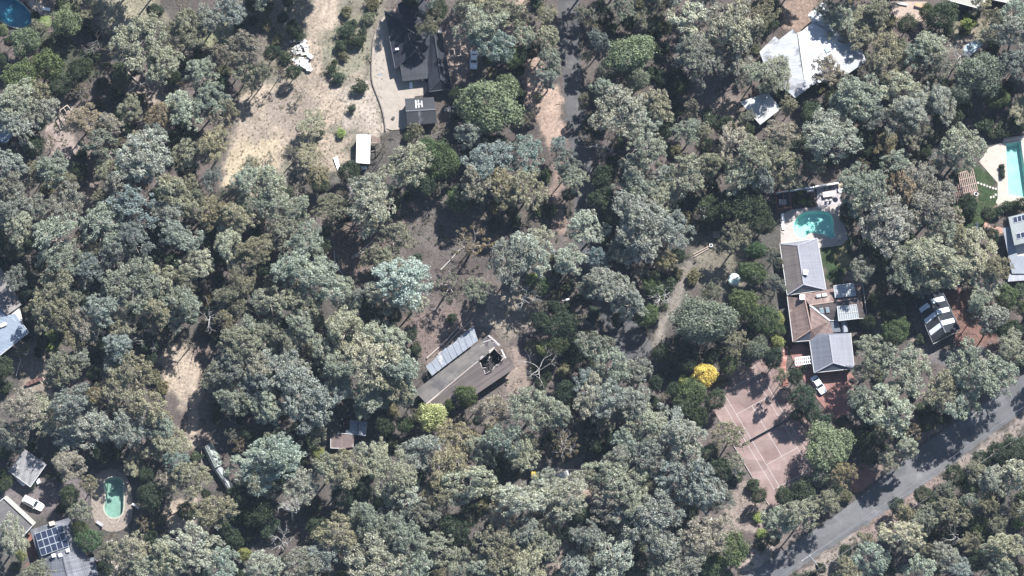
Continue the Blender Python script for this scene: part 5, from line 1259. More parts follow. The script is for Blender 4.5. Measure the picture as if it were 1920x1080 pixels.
cr = P(1343, 441); crate = empty('pallet', cr, 'grey slatted pallet on the dark ground left of the bushes', 'pallet')
for k in range(6): MB().box((-.62+.25*k, 0, .42), (.17, 1.5, .05)).build('slat', timber, crate)
for k in range(3): MB().box((0, -.65+.65*k, .2), (1.5, .12, .38)).build('bearer', timber, crate)
bx = P(1333, 461); box = empty('open_box', bx, 'small square open box with white rim at the end of two sleepers', 'box')
for k in range(4): a = k*math.pi/2; MB().box((.32*math.cos(a), .32*math.sin(a), .25), (.1, .74, .5), a).build('side', whitep, box)
for k, off in enumerate((0, 4.5)): 
    o = MB().bar(P(1300+off*.3, 477+off, .15), P(1329, 462+off*.8, .2), .22).build('timber_sleeper', timber); tag(o, ['upper long timber sleeper lying below the grey pallet', 'lower long timber sleeper lying below the grey pallet'][k], 'sleeper')
# timber play frame at the left
c = P(125, 215); sw = empty('play_frame', c, 'open square timber play frame in the small left clearing', 'frame')
tm = mat_plain('pale_weathered_timber', (0.42, 0.36, 0.31), .9, .2, 3)
Q = [(112,207),(126,197),(139,212),(122,226)]
for i in range(4):
    a, b = Q[i], Q[(i+1) % 4]; MB().bar(P(*a, 2.2)-c, P(*b, 2.2)-c, .16).build('beam', tm, sw); p = P(*a, 2.2); MB().bar(Vector((p.x, p.y, -.1))-c, p-c, .15).build('post', tm, sw)
MB().bar(P(119,202,2.2)-c, P(130,219,2.2)-c, .13).build('beam', tm, sw); MB().bar(P(138,203,1.0)-c, P(140,220,1.0)-c, .12).build('brace', tm, sw); MB().bar(P(110,210,.6)-c, P(118,232,.6)-c, .12).build('brace', tm, sw)
# rusty wreck, wood heap, machine, odds and ends
rm = mat_plain('rusty_red_timber', (0.13, 0.075, 0.065), .9, .35, 2)
c = P(63, 717); wr = empty('rusty_trailer', c, 'rusty red-brown trailer bed with a pale drawbar in the left clearing', 'trailer')
MB().slab([P(48,717,.7)-c, P(75,706,.8)-c, P(80,712,.75)-c, P(50,724,.65)-c], .12).build('bed', rm, wr)
for k in range(5): t = k/4; MB().bar(P(*lerp2((48,717),(75,706),t), .82)-c, P(*lerp2((50,724),(80,712),t), .78)-c, .12).build('bed_plank', rm, wr)
MB().bar(P(78,705,.6)-c, P(90,720,.4)-c, .14).build('drawbar', tm, wr)
for q in ((58,720),(70,715)): p = P(*q, .3)-c; MB().tube([p+Vector((-.05,-.1,0)), p+Vector((.05,.1,0))], [.32, .32], 12).build('wheel', tyre, wr)
rg = random.Random(77)
for k in range(22):
    x, y = 443+rg.gauss(0, 7), 767+rg.gauss(0, 9); a = rg.uniform(0, 3.14); L = rg.uniform(.8, 2.4); p = P(x, y, .15+.03*k); d = Vector((math.cos(a), math.sin(a), rg.gauss(0, .12)))*L/2
    o = MB().tube([-d, Vector((0, 0, .03)), d], [.09, .08, .05], 6).build('cut_branch', tm); o.location = p; tag(o, 'grey cut branch in the wood heap above the greenhouse', 'branch', 'wood heap branches')
for k in range(14):
    x, y = 843+rg.gauss(0, 5), 204+rg.gauss(0, 2.5); o = MB().box((0, 0, 0), (rg.uniform(.4, .9), rg.uniform(.3, .5), .18), M=Matrix.Rotation(rg.uniform(0, 3), 3, 'Z')@Matrix.Rotation(rg.gauss(0, .2), 3, 'X')).build('stone_block', stone); o.location = P(x, y, .12+.03*k); tag(o, 'pale block in the small heap right of the black shed', 'block', 'blocks heaped by the black shed')
yel = mat_plain('machine_yellow', (0.50, 0.33, 0.04), .6, .15)
c = P(1003, 893); c.z = 0; mc = empty('small_loader', c, 'small yellow loader half hidden under trees beside the wire fence', 'loader')
MB().box((0, 0, .8), (1.9, 1.3, .8)).build('body', yel, mc, bevel=.06); MB().box((-.3, 0, 1.55), (.9, 1.1, .8)).build('cab', yel, mc, bevel=.06); MB().box((-.3, 0, 1.62), (.94, .9, .5)).build('cab_window', glass_dark, mc)
MB().box((1.5, 0, .45), (.5, 1.5, .5)).build('bucket', dark_trim, mc, bevel=.04)
for s in (-1, 1):
    MB().bar((.2, s*.55, 1.1), (1.45, s*.55, .5), .14).build('arm', yel, mc)
    for x in (-.6, .6): MB().tube([(x, s*.55, .38), (x, s*.85, .38)], [.38, .38], 12).build('wheel', tyre, mc)
for i, (x, y, s) in enumerate(((433,963,.35),(440.5,963,.35),(452,975,.55),(401,961,.3),(364,970,.4))):
    o = MB().tube([(0, 0, -.05), (0, 0, s*.9)], [s*.75, s*.9], 12).build('white_tub', whitep); o.location = P(x, y, 0)
    tag(o, ['white tub, left of the pair below the greenhouse', 'white tub, right of the pair below the greenhouse', 'larger white tub near the corner of the pale-roofed hut', 'tiny white tub in the olive tree gap above the hut', 'small white tub left of the pale-roofed hut'][i], 'tub')
o = MB().box((0, 0, .5), (.9, .35, .4), .1).build('white_drum', whitep, bevel=.08); o.location = P(1107, 871, 0); tag(o, 'white drum on bare ground right of the black car', 'drum')
o = MB().box((0, 0, .5), (.5, .5, .9), .4).build('white_drum', whitep, bevel=.08); o.location = P(1333, 976, 0); tag(o, 'small white drum on the pinkish bank left of the tennis court foot', 'drum')
o = MB().box((0, 0, .4), (.45, .45, .5), .3).build('white_lamp_box', whitep, bevel=.05); o.location = P(1490, 767, 3.2); tag(o, 'tiny bright floodlight box in the bush right of the court', 'floodlight')
# garden arch, pond and pale fence by the upper right garden
c = P(1730, 45); ar = empty('garden_arch', c, 'curved dark trellis arch in the upper right garden', 'arch')
for k in range(3):
    yo = Vector((0, .5*k, 0)); MB().tube([Vector((1.3*math.cos(a), 0, 2.0*math.sin(a)))+yo for a in [math.pi*i/12 for i in range(13)]], [.06]*13, 6).build('hoop', dark_trim, ar)
sheet('pond', [(1808,86),(1822,78),(1838,75),(1846,82),(1832,92),(1820,104),(1810,108),(1806,98)], .02, mat_plain('pale_blue_pond', (0.30,0.36,0.40), .15, .25, 1.0, .5), smooth=2)
pw = P(207, 1027); o = empty('white_wall', pw, 'white angled wall beside the patio below the half-round spa', 'wall')
for a, b in (((200,1018),(205,1033)), ((205,1033),(216,1029)), ((174,1034),(181,1053)), ((181,1053),(198,1048)), ((200,1018),(212,1014))): MB().bar(P(*a, .7)-pw, P(*b, .7)-pw, .2, 1.2).build('panel', pale_wall, o)
# ---------------------------------------------------------------- foliage generators (one mesh per crown variant, shared by copies)
leaf_m = mat_leaf('leaf'); 
bark_m = mat_plain('grey_bark', (0.34, 0.30, 0.265), 0.9, 0.35, 2.0)
pale_bark = mat_plain('bleached_wood', (0.40, 0.38, 0.36), 0.85, 0.25, 2.0)
mauve_bark = mat_plain('mauve_twigs', (0.23, 0.20, 0.205), 0.9, 0.25, 2.0)
def unit(v): return v/np.maximum(1e-9, np.linalg.norm(v, axis=-1, keepdims=True))
def cards(rg, cen, rad_, per, size, flat=0.8, aspect=0.5, up=0.35, jit=0.75):
    """leaf sprays on little balls: cen (n,3), rad_ (n,) -> quads with tint/hue per leaf"""
    n = len(cen); tot = n*per
    d = unit(rg.normal(size=(tot, 3)))
    d[:, 2] = np.where(d[:, 2] < -0.35, -d[:, 2]*0.6, d[:, 2])
    rr = np.repeat(rad_, per)*(0.45+0.6*rg.rand(tot)**0.6)
    c = np.repeat(cen, per, 0)+d*rr[:, None]*np.array([1, 1, flat])
    nr = unit(d+np.array([0, 0, up])+rg.normal(size=(tot, 3))*jit)
    t = unit(np.cross(nr, rg.normal(size=(tot, 3)))); b = np.cross(nr, t)
    s = size*(0.6+0.8*rg.rand(tot))[:, None]
    V = np.stack([c-t*s, c-b*s*aspect+t*s*.15, c+t*s, c+b*s*aspect+t*s*.15], 1).reshape(-1, 3)
    F = np.arange(tot*4).reshape(-1, 4)
    ct = np.repeat(rg.rand(n), per); tint = 0.5+0.30*(ct-.5)+0.75*(rg.rand(tot)-.5)
    hue = np.clip(np.repeat(rg.rand(n)**2, per)*0.7+0.5*rg.rand(tot)*rg.rand(tot), 0, 1)
    return V, F, np.repeat(np.clip(tint, 0, 1), 4), np.repeat(hue, 4)
def crown_mesh(name, parts):
    V = np.concatenate([p[0] for p in parts]); off = 0; F = []
    for p in parts: F.append(p[1]+off); off += len(p[0])
    me = arrays_mesh(name, V, np.concatenate(F), attrs={'tint': np.concatenate([p[2] for p in parts]), 'hue': np.concatenate([p[3] for p in parts])})
    me.materials.append(leaf_m)
    return me
def gum(seed, lobes=8, R=4.5, H=13.0, clumps=10, per=85, size=0.17, spread=1.0, rl=(1.25, 1.9), dome=0.30):
    rg = np.random.RandomState(seed); tb = MB()
    lean = rg.normal(size=2)*0.35
    fork = np.array([lean[0], lean[1], H*(0.40+0.12*rg.rand())])
    tb.tube([(0, 0, -.2), tuple(fork*0.5+np.array([*(rg.normal(size=2)*.12), 0])), tuple(fork)], [.27, .22, .17], 7)
    cen = []; rads = []
    ga = rg.rand()*6.28
    for k in range(lobes):
        if k == 0: rho, a = 0.25*R*rg.rand(), rg.rand()*6.28
        else:
            rho = R*(0.34+0.44*rg.rand())*spread; a = ga+2*math.pi*(k+rg.uniform(-.33, .33))/(lobes-1)
        lr = rg.uniform(*rl)
        z = H*(1.0-dome*(rho/R)**1.6)-lr*1.0-rg.rand()**1.5*3.2
        L = np.array([lean[0]+rho*math.cos(a), lean[1]+rho*math.sin(a), z])
        mid = fork*0.45+L*0.55+np.array([*(rg.normal(size=2)*.3), -0.3])
        tb.tube([tuple(fork), tuple(mid), tuple(L)], [.13, .085, .05], 5, cap=False)
        nc = clumps+rg.randint(-2, 3)
        dd = unit(rg.normal(size=(nc, 3))); dd[:, 2] = np.where(dd[:, 2] < -.2, -dd[:, 2], dd[:, 2])
        cc = L+dd*lr*np.array([1.05, 1.05, .72])*(0.75+0.35*rg.rand(nc))[:, None]
        for q in cc:
            if rg.rand() < .6: tb.tube([tuple(L), tuple(L*.45+q*.55+np.array([0, 0, -.08])), tuple(q)], [.04, .028, .015], 4, cap=False)
        cen.append(cc); rads.append(rg.uniform(.34, .68, nc))
    cen = np.concatenate(cen); rads = np.concatenate(rads)
    me = crown_mesh('gum_crown', [cards(rg, cen, rads, per, size, aspect=.42, jit=1.0)])
    return me, tb
def dense(seed, R=4.5, H=9.0, n=150, per=70, size=0.15, low=0.18, lump=0.18, rr=(.55, .95), zsq=1.0, tight=0.10):
    """full rounded crown, lumpy outline"""
    rg = np.random.RandomState(seed); tb = MB()
    tb.tube([(0, 0, -.2), (0, 0, H*.45), (rg.normal()*.2, rg.normal()*.2, H*.75)], [.26, .2, .09], 7)
    i = np.arange(n)+.5; ph = np.arccos(1-(1+0.25)*i/n); th = math.pi*(1+5**.5)*i+rg.rand()
    d = np.stack([np.cos(th)*np.sin(ph), np.sin(th)*np.sin(ph), np.cos(ph)], 1)
    bl = unit(rg.normal(size=(9, 3))); bl[:, 2] = np.abs(bl[:, 2])
    bump = np.max(np.clip(d@bl.T, 0, 1)**8, 1)
    rad0 = (1-lump+lump*1.3*bump)*(1-tight*rg.rand(n))
    zc = H*low+(H*(1-low))*0.45
    cen = d*rad0[:, None]*np.array([R*.86, R*.86, (H-zc)*.9*zsq])+np.array([0, 0, zc])
    for k in range(6):
        q = cen[rg.randint(n)]; tb.tube([(0, 0, H*.4), tuple(q*.6+np.array([0, 0, H*.15])), tuple(q)], [.1, .06, .03], 5, cap=False)
    sc = R/4.5
    me = crown_mesh('crown', [cards(rg, cen, rg.uniform(rr[0], rr[1], n)*sc, per, size, aspect=.55, jit=.6)])
    return me, tb
def dead(seed, H=9.0, R=3.6, limbs=6, depth=3, thick=.2):
    rg = random.Random(seed); trunk = MB(); limb_list = []
    top = Vector((rg.gauss(0, .4), rg.gauss(0, .4), H*.55))
    trunk.tube([(0, 0, -.2), top*.5+Vector((rg.gauss(0, .15), rg.gauss(0, .15), 0)), top], [thick, thick*.8, thick*.6], 7)
    def grow(mb, p, d, L, r, lev):
        pts = [p]; q = p.copy(); dd = d.copy()
        for s in range(4):
            dd = (dd+Vector((rg.gauss(0, .22), rg.gauss(0, .22), rg.gauss(0, .15)))).normalized(); q = q+dd*L/4; pts.append(q.copy())
        mb.tube(pts, [r, r*.85, r*.7, r*.55, r*.35], 5 if lev else 6)
        if lev < depth:
            for k in range(rg.choice((2, 3, 3))):
                i = rg.choice((2, 3, 4)); base = pts[i]
                a = (dd+Vector((rg.gauss(0, .65), rg.gauss(0, .65), rg.gauss(.05, .35)))).normalized()
                grow(mb, base, a, L*rg.uniform(.5, .72), r*.5, lev+1)
    a0 = rg.uniform(0, 6.28)
    for k in range(limbs):
        mb = MB(); a = a0+6.283*(k+rg.uniform(-.3, .3))/limbs
        grow(mb, top*rg.uniform(.75, 1.0), Vector((math.cos(a), math.sin(a), rg.uniform(.5, 1.5))).normalized(), R*rg.uniform(.55, .8), thick*.42, 1)
        limb_list.append(mb)
    return trunk, limb_list
def mb_mesh(mb, name, mat, smooth=True):
    o = mb.build(name, mat, None, smooth=smooth); me = o.data; bpy.data.objects.remove(o); return me

GUMS = [gum(100+i, lobes=8+i % 4, clumps=17+i % 5, per=62, size=.17) for i in range(8)]
GUMS += [gum(120+i, lobes=14, clumps=12, per=58, rl=(.95, 1.5), spread=1.05, dome=.36, size=.165) for i in range(4)]      # many small tufts
GUMS += [gum(140+i, lobes=7, clumps=26, per=58, rl=(1.6, 2.3), spread=.95, dome=.24, size=.155) for i in range(4)]      # few broad lobes
GUMS += [gum(160+i, lobes=11, clumps=13, per=56, rl=(1.0, 1.9), spread=1.12, dome=.42, size=.175) for i in range(4)]       # ragged
SPARSE = [gum(300+i, lobes=6, clumps=6, per=48, size=.16, rl=(1.2, 1.7)) for i in range(4)]
ROUND = [dense(400+i, n=135, lump=.34, tight=.26, rr=(.5, 1.0)) for i in range(4)]
DARK = [dense(500+i, H=7.0, n=110, per=70, lump=.30, tight=.3) for i in range(5)]
SHRUB = [dense(600+i, R=1.6, H=2.0, n=42, per=46, size=.11, lump=.5, tight=.5, low=.05, rr=(.85, 1.4)) for i in range(5)]
POOLS = {'gum': (GUMS, 4.5, 13.0), 'sparse': (SPARSE, 4.5, 13.0), 'round': (ROUND, 4.5, 9.0), 'dark': (DARK, 4.5, 7.0), 'shrub': (SHRUB, 1.6, 2.0)}
MESHES = {k: [(a, mb_mesh(b, 'trunk', bark_m)) for a, b in v[0]] for k, v in POOLS.items()}
#        generator, object name, word for the look, category, colour, height rule (a + b*r), seen height of crown centre
KIND = {
 'g': ('gum', 'grey_gum_tree', 'grey-green gum tree', (0.296, 0.322, 0.25), (7.5, 1.75)),
 'b': ('gum', 'blue_gum_tree', 'blue-grey gum tree', (0.268, 0.292, 0.256), (7.5, 1.75)),
 'w': ('gum', 'silver_gum_tree', 'pale silvery gum tree', (0.365, 0.385, 0.31), (7.5, 1.75)),
 'o': ('gum', 'olive_gum_tree', 'olive-brown gum tree', (0.255, 0.255, 0.182), (7.0, 1.7)),
 'p': ('gum', 'olive_gum_tree', 'pinkish-grey gum tree', (0.298, 0.275, 0.22), (7.0, 1.7)),
 's': ('sparse', 'olive_gum_tree', 'thin-crowned olive gum tree', (0.180, 0.165, 0.118), (5.5, 1.5)),
 'r': ('round', 'broadleaf_tree', 'rounded bright green tree', (0.160, 0.192, 0.112), (5.5, 1.2)),
 'R': ('round', 'broadleaf_tree', 'rounded grey-green tree', (0.155, 0.178, 0.132), (5.5, 1.2)),
 'd': ('dark', 'evergreen_tree', 'dark green bushy tree', (0.062, 0.085, 0.052), (3.6, 1.3)),
 'm': ('dark', 'evergreen_tree', 'mid green bushy tree', (0.100, 0.138, 0.066), (3.6, 1.3)),
 'c': ('round', 'evergreen_tree', 'tall dark evergreen tree', (0.06, 0.08, 0.05), (14.0, 0.6)),
 'l': ('dark', 'flowering_tree', 'lime-yellow leafy tree', (0.30, 0.33, 0.13), (3.2, 1.1)),
 'y': ('dark', 'flowering_tree', 'bright yellow blossoming tree', (0.56, 0.49, 0.15), (3.8, 1.1)),
 'k': ('dark', 'flowering_tree', 'pale lime blossoming tree', (0.38, 0.41, 0.20), (3.2, 1.1)),
 'D': ('shrub', 'shrub', 'dark green shrub', (0.055, 0.075, 0.045), (0.9, 0.8)),
 'S': ('shrub', 'shrub', 'olive shrub', (0.13, 0.13, 0.078), (0.8, 0.7)),
 'L': ('shrub', 'shrub', 'lime green shrub', (0.22, 0.28, 0.09), (0.6, 0.65)),
}
TREES = """
r 125 40 33;r 48 78 31;r 4 58 14;S 84 83 9;m 18 78 12
g 255 78 47;g 300 112 30;o 318 62 27;r 225 150 19;m 40 150 40;m 88 122 34;d 150 132 30;g 20 187 33;b 76 196 30;d 112 160 27;o 62 165 22
p 160 216 29;p 200 228 22;o 190 272 31;b 30 232 30;d 62 272 25;b 10 302 32;g 102 312 28;o 122 342 24;D 155 288 14;d 150 322 20
b 275 292 45;b 232 342 30;g 322 350 30;g 345 285 26;o 400 270 38;g 340 196 33;p 300 212 25;g 395 186 30;g 378 132 27;p 405 216 22;D 225 215 16
o 352 40 30;b 390 30 28;b 432 14 30;p 462 80 28;o 455 128 27;o 488 132 26;d 290 22 18;p 420 100 22;o 240 198 22;S 262 184 14;g 462 338 36;g 505 336 40
d 348 318 24;b 395 330 24;b 20 345 26;d 410 160 20;b 290 250 20;p 250 260 18;d 330 260 20
D 650 58 19;D 668 76 18;D 638 84 14;D 662 44 12;D 680 60 11;D 622 130 12;D 634 146 14;D 627 117 9;S 645 104 12;D 675 164 18;D 660 203 10;o 582 236 28 7;L 640 250 12;o 578 290 22 6;D 600 248 10;s 548 282 18;s 470 165 18 6;s 560 175 14 4;s 610 215 12 3;s 500 300 14 4;o 470 310 18 7;s 600 300 16 5;o 596 326 27 8;d 655 322 25;S 690 35 16;S 650 20 15;S 700 8 18
g 760 300 44;m 802 282 30;m 832 302 40;m 862 372 28;d 796 346 25;w 692 350 40;r 915 200 62;r 945 165 30;g 985 285 42;b 915 302 35;b 880 250 25;b 890 335 28;d 930 330 25
g 905 35 40;g 932 80 36;g 872 8 28;m 962 108 25;g 945 10 30;g 985 62 20;d 820 20 24;o 800 44 20;d 770 -4 22;o 952 348 30;m 880 200 26
g 1025 66 27;g 1032 106 30;b 1027 142 27;o 1022 22 25;d 976 106 20;o 1096 20 22;o 1170 13 24;b 1126 70 18;o 1102 100 15;s 1110 45 22;d 1135 30 20
r 1186 102 48;R 1142 132 26;R 1195 150 26;b 1168 207 45;w 1230 190 28;w 1216 226 28;b 1140 195 25;w 1298 42 38;w 1373 32 44;b 1310 105 35;b 1346 92 28;p 1386 112 30;b 1283 92 20
o 1425 20 28;g 1412 132 30;g 1440 158 22 7;p 1296 200 15;D 1330 220 18;d 1360 236 22;g 1214 280 38;o 1290 246 25;g 1290 312 38;b 1190 312 25;b 1258 332 28;p 1370 266 33;g 1412 292 35;g 1386 322 28;b 1432 332 28
b 1062 302 28;g 1072 332 30;b 1045 270 20;o 985 346 34;g 1192 348 32;S 1100 230 14;s 1096 255 20;o 1092 185 14;S 1112 215 12;d 1130 332 28;g 1130 160 20;d 1246 150 20;d 1270 152 25;d 1245 250 18;g 1330 300 22;d 1320 270 18;S 1010 180 10
o 1585 30 42 9;o 1627 45 34 9;o 1642 18 28;o 1600 66 26 7;g 1552 12 24;g 1462 128 34 9;g 1445 152 24;p 1553 126 33;p 1575 148 24;d 1700 46 21;d 1765 30 35;m 1738 22 18;L 1815 45 15;D 1780 56 14;L 1812 30 10;D 1806 58 10
g 1740 84 33;g 1718 102 28;b 1760 118 28;o 1660 90 30;o 1668 110 32;o 1636 112 24;w 1856 60 18;o 1866 24 18;b 1900 62 30;b 1905 112 30;g 1905 18 24;R 1838 138 48;R 1800 176 24;m 1872 182 26;g 1687 166 36;g 1616 178 40;g 1580 200 24
b 1706 206 36;b 1762 190 30;b 1680 228 28;b 1722 244 26;w 1560 250 46;d 1522 212 26;d 1620 252 28;g 1803 268 37;b 1778 290 22;g 1676 296 26;g 1600 338 36;g 1642 352 34;p 1692 350 30;p 1732 332 30;p 1780 346 20;p 1466 242 28;o 1475 306 36;o 1452 280 24;g 1488 334 22
o 1916 200 26 7;D 1850 232 20;D 1882 238 22;d 1912 230 22 4;D 1862 250 14;d 1560 185 22;d 1500 270 24;d 1640 290 22;d 1730 285 18;b 1640 210 22;d 1790 220 20;D 1880 320 6;D 1879 312 6;S 1496 370 9;L 1506 377 8;D 1517 371 9;S 1490 381 7;D 1524 381 8;L 1500 362 6;D 1880 328 6
b 20 382 35;b 76 386 30;p 126 376 30;g 32 422 28;d 22 462 26;g 100 440 40;g 186 412 38;b 246 386 42;b 312 390 30;w 336 440 33;o 366 396 25;o 402 392 26;o 440 402 30;g 462 380 26;d 290 430 22;b 245 442 30
b 210 470 25;g 122 490 34;o 100 532 38;b 160 502 24;o 86 572 33;o 112 592 24;b 26 520 20;d 60 548 18;o 255 525 49;g 306 520 34;g 332 572 34;o 290 580 30;w 192 575 33;w 226 606 24;p 160 612 28;b 220 650 25;d 190 640 24
w 375 490 28;g 426 460 30;o 470 468 28;o 452 522 26;o 426 548 24;w 145 670 22;o 120 692 30;o 250 690 35;b 212 682 22;g 442 640 32;b 432 682 30;g 462 615 26;b 472 682 32;s 352 636 24;d 2 690 25;d 60 590 14;L 98 632 12;L 92 648 10;d 400 480 22;d 400 590 20;d 275 640 26;D 70 660 14;S 40 660 16;d 160 560 20;o 350 350 24;o 430 360 22;d 80 640 16
g 490 385 28;w 694 382 41;w 696 416 18;g 530 430 30;g 575 442 33;g 545 490 34;g 604 520 39;g 640 542 28;g 512 560 33;g 562 562 28;o 740 440 30;o 726 492 25;w 755 525 45;w 722 545 30;w 770 562 25;s 882 446 34;s 840 522 30;o 890 542 24;L 792 506 10;D 848 595 12
g 640 612 35;g 610 652 30;g 732 640 38;w 690 672 45;g 752 692 40;g 642 692 32;o 540 640 28;b 520 682 38;g 562 612 28;o 500 622 28;d 600 460 20;d 520 610 20;d 590 600 20;b 660 560 18;d 575 690 26;d 700 600 22;o 620 390 28;o 560 390 26;g 525 385 24;d 640 400 24;d 600 350 20;d 740 590 18
b 960 478 36;w 992 470 40;w 1012 448 28;w 1104 428 40;w 1072 480 35;b 1122 484 30;b 1214 425 52;b 1188 396 34;b 1252 432 35;b 1196 452 28;g 1240 374 30;b 1142 538 45;b 1182 562 34;b 1108 530 26;m 1226 542 24;m 1216 592 25;m 1240 570 16
R 1323 604 60;m 1410 512 28;m 1392 570 33;m 1432 600 34;R 1420 655 26 10;d 1452 672 22 9;l 1458 640 15;S 1300 516 16;d 1332 392 28;o 1382 440 26;d 1402 382 40;d 1362 382 28;d 1405 340 26;d 1430 420 26;m 1420 470 22;y 1323 702 25;m 1366 686 20;l 1282 716 14;m 1300 720 16
d 1050 612 34;l 1026 655 20;g 1112 640 38;d 1092 682 26;g 1152 682 40;b 1182 694 30;b 1112 714 30;b 1202 692 28;d 1012 602 20;d 1045 648 24;m 1012 540 24;L 1000 520 14;d 1155 420 24;d 1130 370 28;b 1160 470 22;d 1270 480 18;d 1280 640 22;d 1290 680 24;d 1240 660 20;m 1268 672 12;d 1160 600 16;d 1080 640 16
g 1604 370 37 10;d 1590 400 24;p 1673 413 48;p 1748 380 48;p 1782 402 28;p 1700 352 28;d 1640 472 35;b 1620 502 28;d 1640 442 26;g 1742 482 46;g 1762 432 30;g 1700 502 38;g 1740 524 30 9;o 1838 474 48 11;g 1800 492 36 9;o 1872 500 28;g 1850 532 30 8;m 1680 622 30;d 1646 562 22;d 1672 582 24;g 1642 652 40;g 1705 690 42;g 1620 690 28
g 1820 682 45;g 1882 692 38;g 1902 650 28;m 1888 558 26;b 1860 590 24;d 1892 622 28;d 1816 386 22;d 1852 402 18;D 1870 395 14;D 1890 385 14;D 1905 385 14;d 1920 385 16;b 1455 532 22;g 1450 472 18;d 1490 706 17;m 1462 620 14;l 1458 600 16;D 1530 648 12;D 1508 690 8;D 1612 640 14;d 1630 605 16;D 1728 635 12;d 1860 440 16;D 1820 400 14;m 1930 580 24;g 1840 560 20;d 1760 460 18;d 1700 450 22
p 40 770 38;g 92 776 38 10;b 132 750 34;b 166 790 42 11;b 120 812 28 8;b 20 812 28;o 230 730 38;o 282 760 35;b 230 802 30;b 270 804 28;p 124 868 35 9;g 315 832 45 11;g 334 868 24;g 300 792 28;o 250 870 25 6;d 285 932 32;g 362 900 33;p 318 895 22;o 146 960 24;m 166 1012 26;m 150 990 18
w 20 1002 42;l 40 1042 13;g 70 1072 28;w 242 1032 40;g 270 1072 30;w 350 1032 45;g 310 1044 30;g 410 1050 32;o 400 960 30;g 474 868 36 9;d 452 932 30;l 460 1040 16;g 440 740 28;D 115 895 12;d 130 930 22;D 60 908 10;d 190 840 24;d 480 960 34;d 440 1010 20;b 480 720 30;d 500 700 26;o 400 700 22;S 30 1060 12;d 350 960 20
g 500 762 30;b 580 742 46;b 556 702 30;b 622 732 28;g 704 738 36 10;g 742 722 28;g 684 766 24 7;g 766 742 20;m 757 797 18;k 812 780 32;g 500 862 46;g 488 902 30;b 566 908 34 11;o 522 820 26;g 615 872 30;l 596 852 16;o 642 882 38;g 706 856 38 10;o 732 892 38;b 676 842 16 7;b 790 850 34;o 850 810 40;o 842 872 40;o 822 922 28
w 756 940 33;g 890 902 38;m 872 742 24;m 842 760 12;p 922 762 35;g 952 822 35;g 900 842 26;o 690 972 33;o 632 1002 35;w 702 1042 44;g 760 1002 33;g 782 1062 30;d 850 992 34;b 570 1062 34;w 500 1066 33;b 600 1042 26;o 932 1032 40;g 822 1022 28;g 862 1066 28;g 902 1068 26;p 940 962 26;d 500 985 26 4;d 640 930 26;d 596 985 24 5;d 540 870 24;d 780 900 22;d 720 800 22;d 560 810 22;d 680 920 20;d 880 970 24;d 920 890 22;b 800 960 24
g 990 762 40;d 1062 742 30;b 1112 752 35;b 1152 742 38;b 1190 752 30;g 1040 772 26;m 1300 736 30;d 1280 762 26;d 1340 750 24;l 1272 742 10;g 1200 792 35;b 1260 812 40;b 1292 822 36;g 1180 822 30;b 1222 852 32;o 1366 812 32;o 1376 862 20;b 1310 902 44;b 1260 892 34;b 1340 922 28;s 1060 832 32;g 980 852 26;w 980 932 40;w 1050 932 38;w 1012 912 28;d 1090 966 30;b 990 992 28
g 1170 902 38;p 1150 942 35;g 1130 882 26;b 1220 962 48;b 1242 1012 34;g 1190 952 28;p 1320 1002 38;m 1366 1032 40;m 1332 1062 28;w 1150 1042 40;b 1100 1002 26;g 1022 1012 28;g 990 1062 34;b 1290 1052 34;b 1080 1062 28;g 1250 1072 30;d 1010 960 22;d 1110 830 24;d 1150 820 22;d 1030 830 22;d 1350 880 26;d 1330 850 22;d 1180 1000 26;d 1050 1000 20;d 1290 960 22;d 960 880 22;d 1200 1060 24;b 1160 860 26;d 1310 780 22
d 1507 748 29 10;d 1522 774 20;r 1553 840 51 12;R 1545 890 30 9;d 1632 772 34;g 1672 770 42;g 1612 742 26;w 1700 836 23;w 1674 860 25;g 1800 742 45;g 1770 722 32;g 1850 700 26;g 1460 972 35;g 1500 962 30;o 1550 942 24;d 1510 922 28;d 1470 932 22;L 1420 968 12;L 1428 1000 12;d 1640 846 30 7;d 1620 820 26 7;d 1740 790 24;d 1450 1010 18
d 1872 852 25;d 1902 842 26;d 1842 862 20;d 1792 892 25;o 1772 922 22;m 1820 912 25;b 1862 900 25;w 1902 890 30;o 1782 952 28;m 1830 982 24;o 1700 962 24;g 1640 1042 30;w 1702 1002 33;g 1740 972 24;d 1682 948 18;g 1892 1022 30;g 1722 1062 28;b 1772 1042 24;d 1832 1052 26;g 1882 1072 26;o 1622 1012 22;o 1592 1072 22;L 1906 980 16;d 1762 992 24;d 1870 930 20;d 1730 930 20;g 1820 940 20;d 1850 1010 18;d 1660 1070 22;b 1800 1070 22
"""
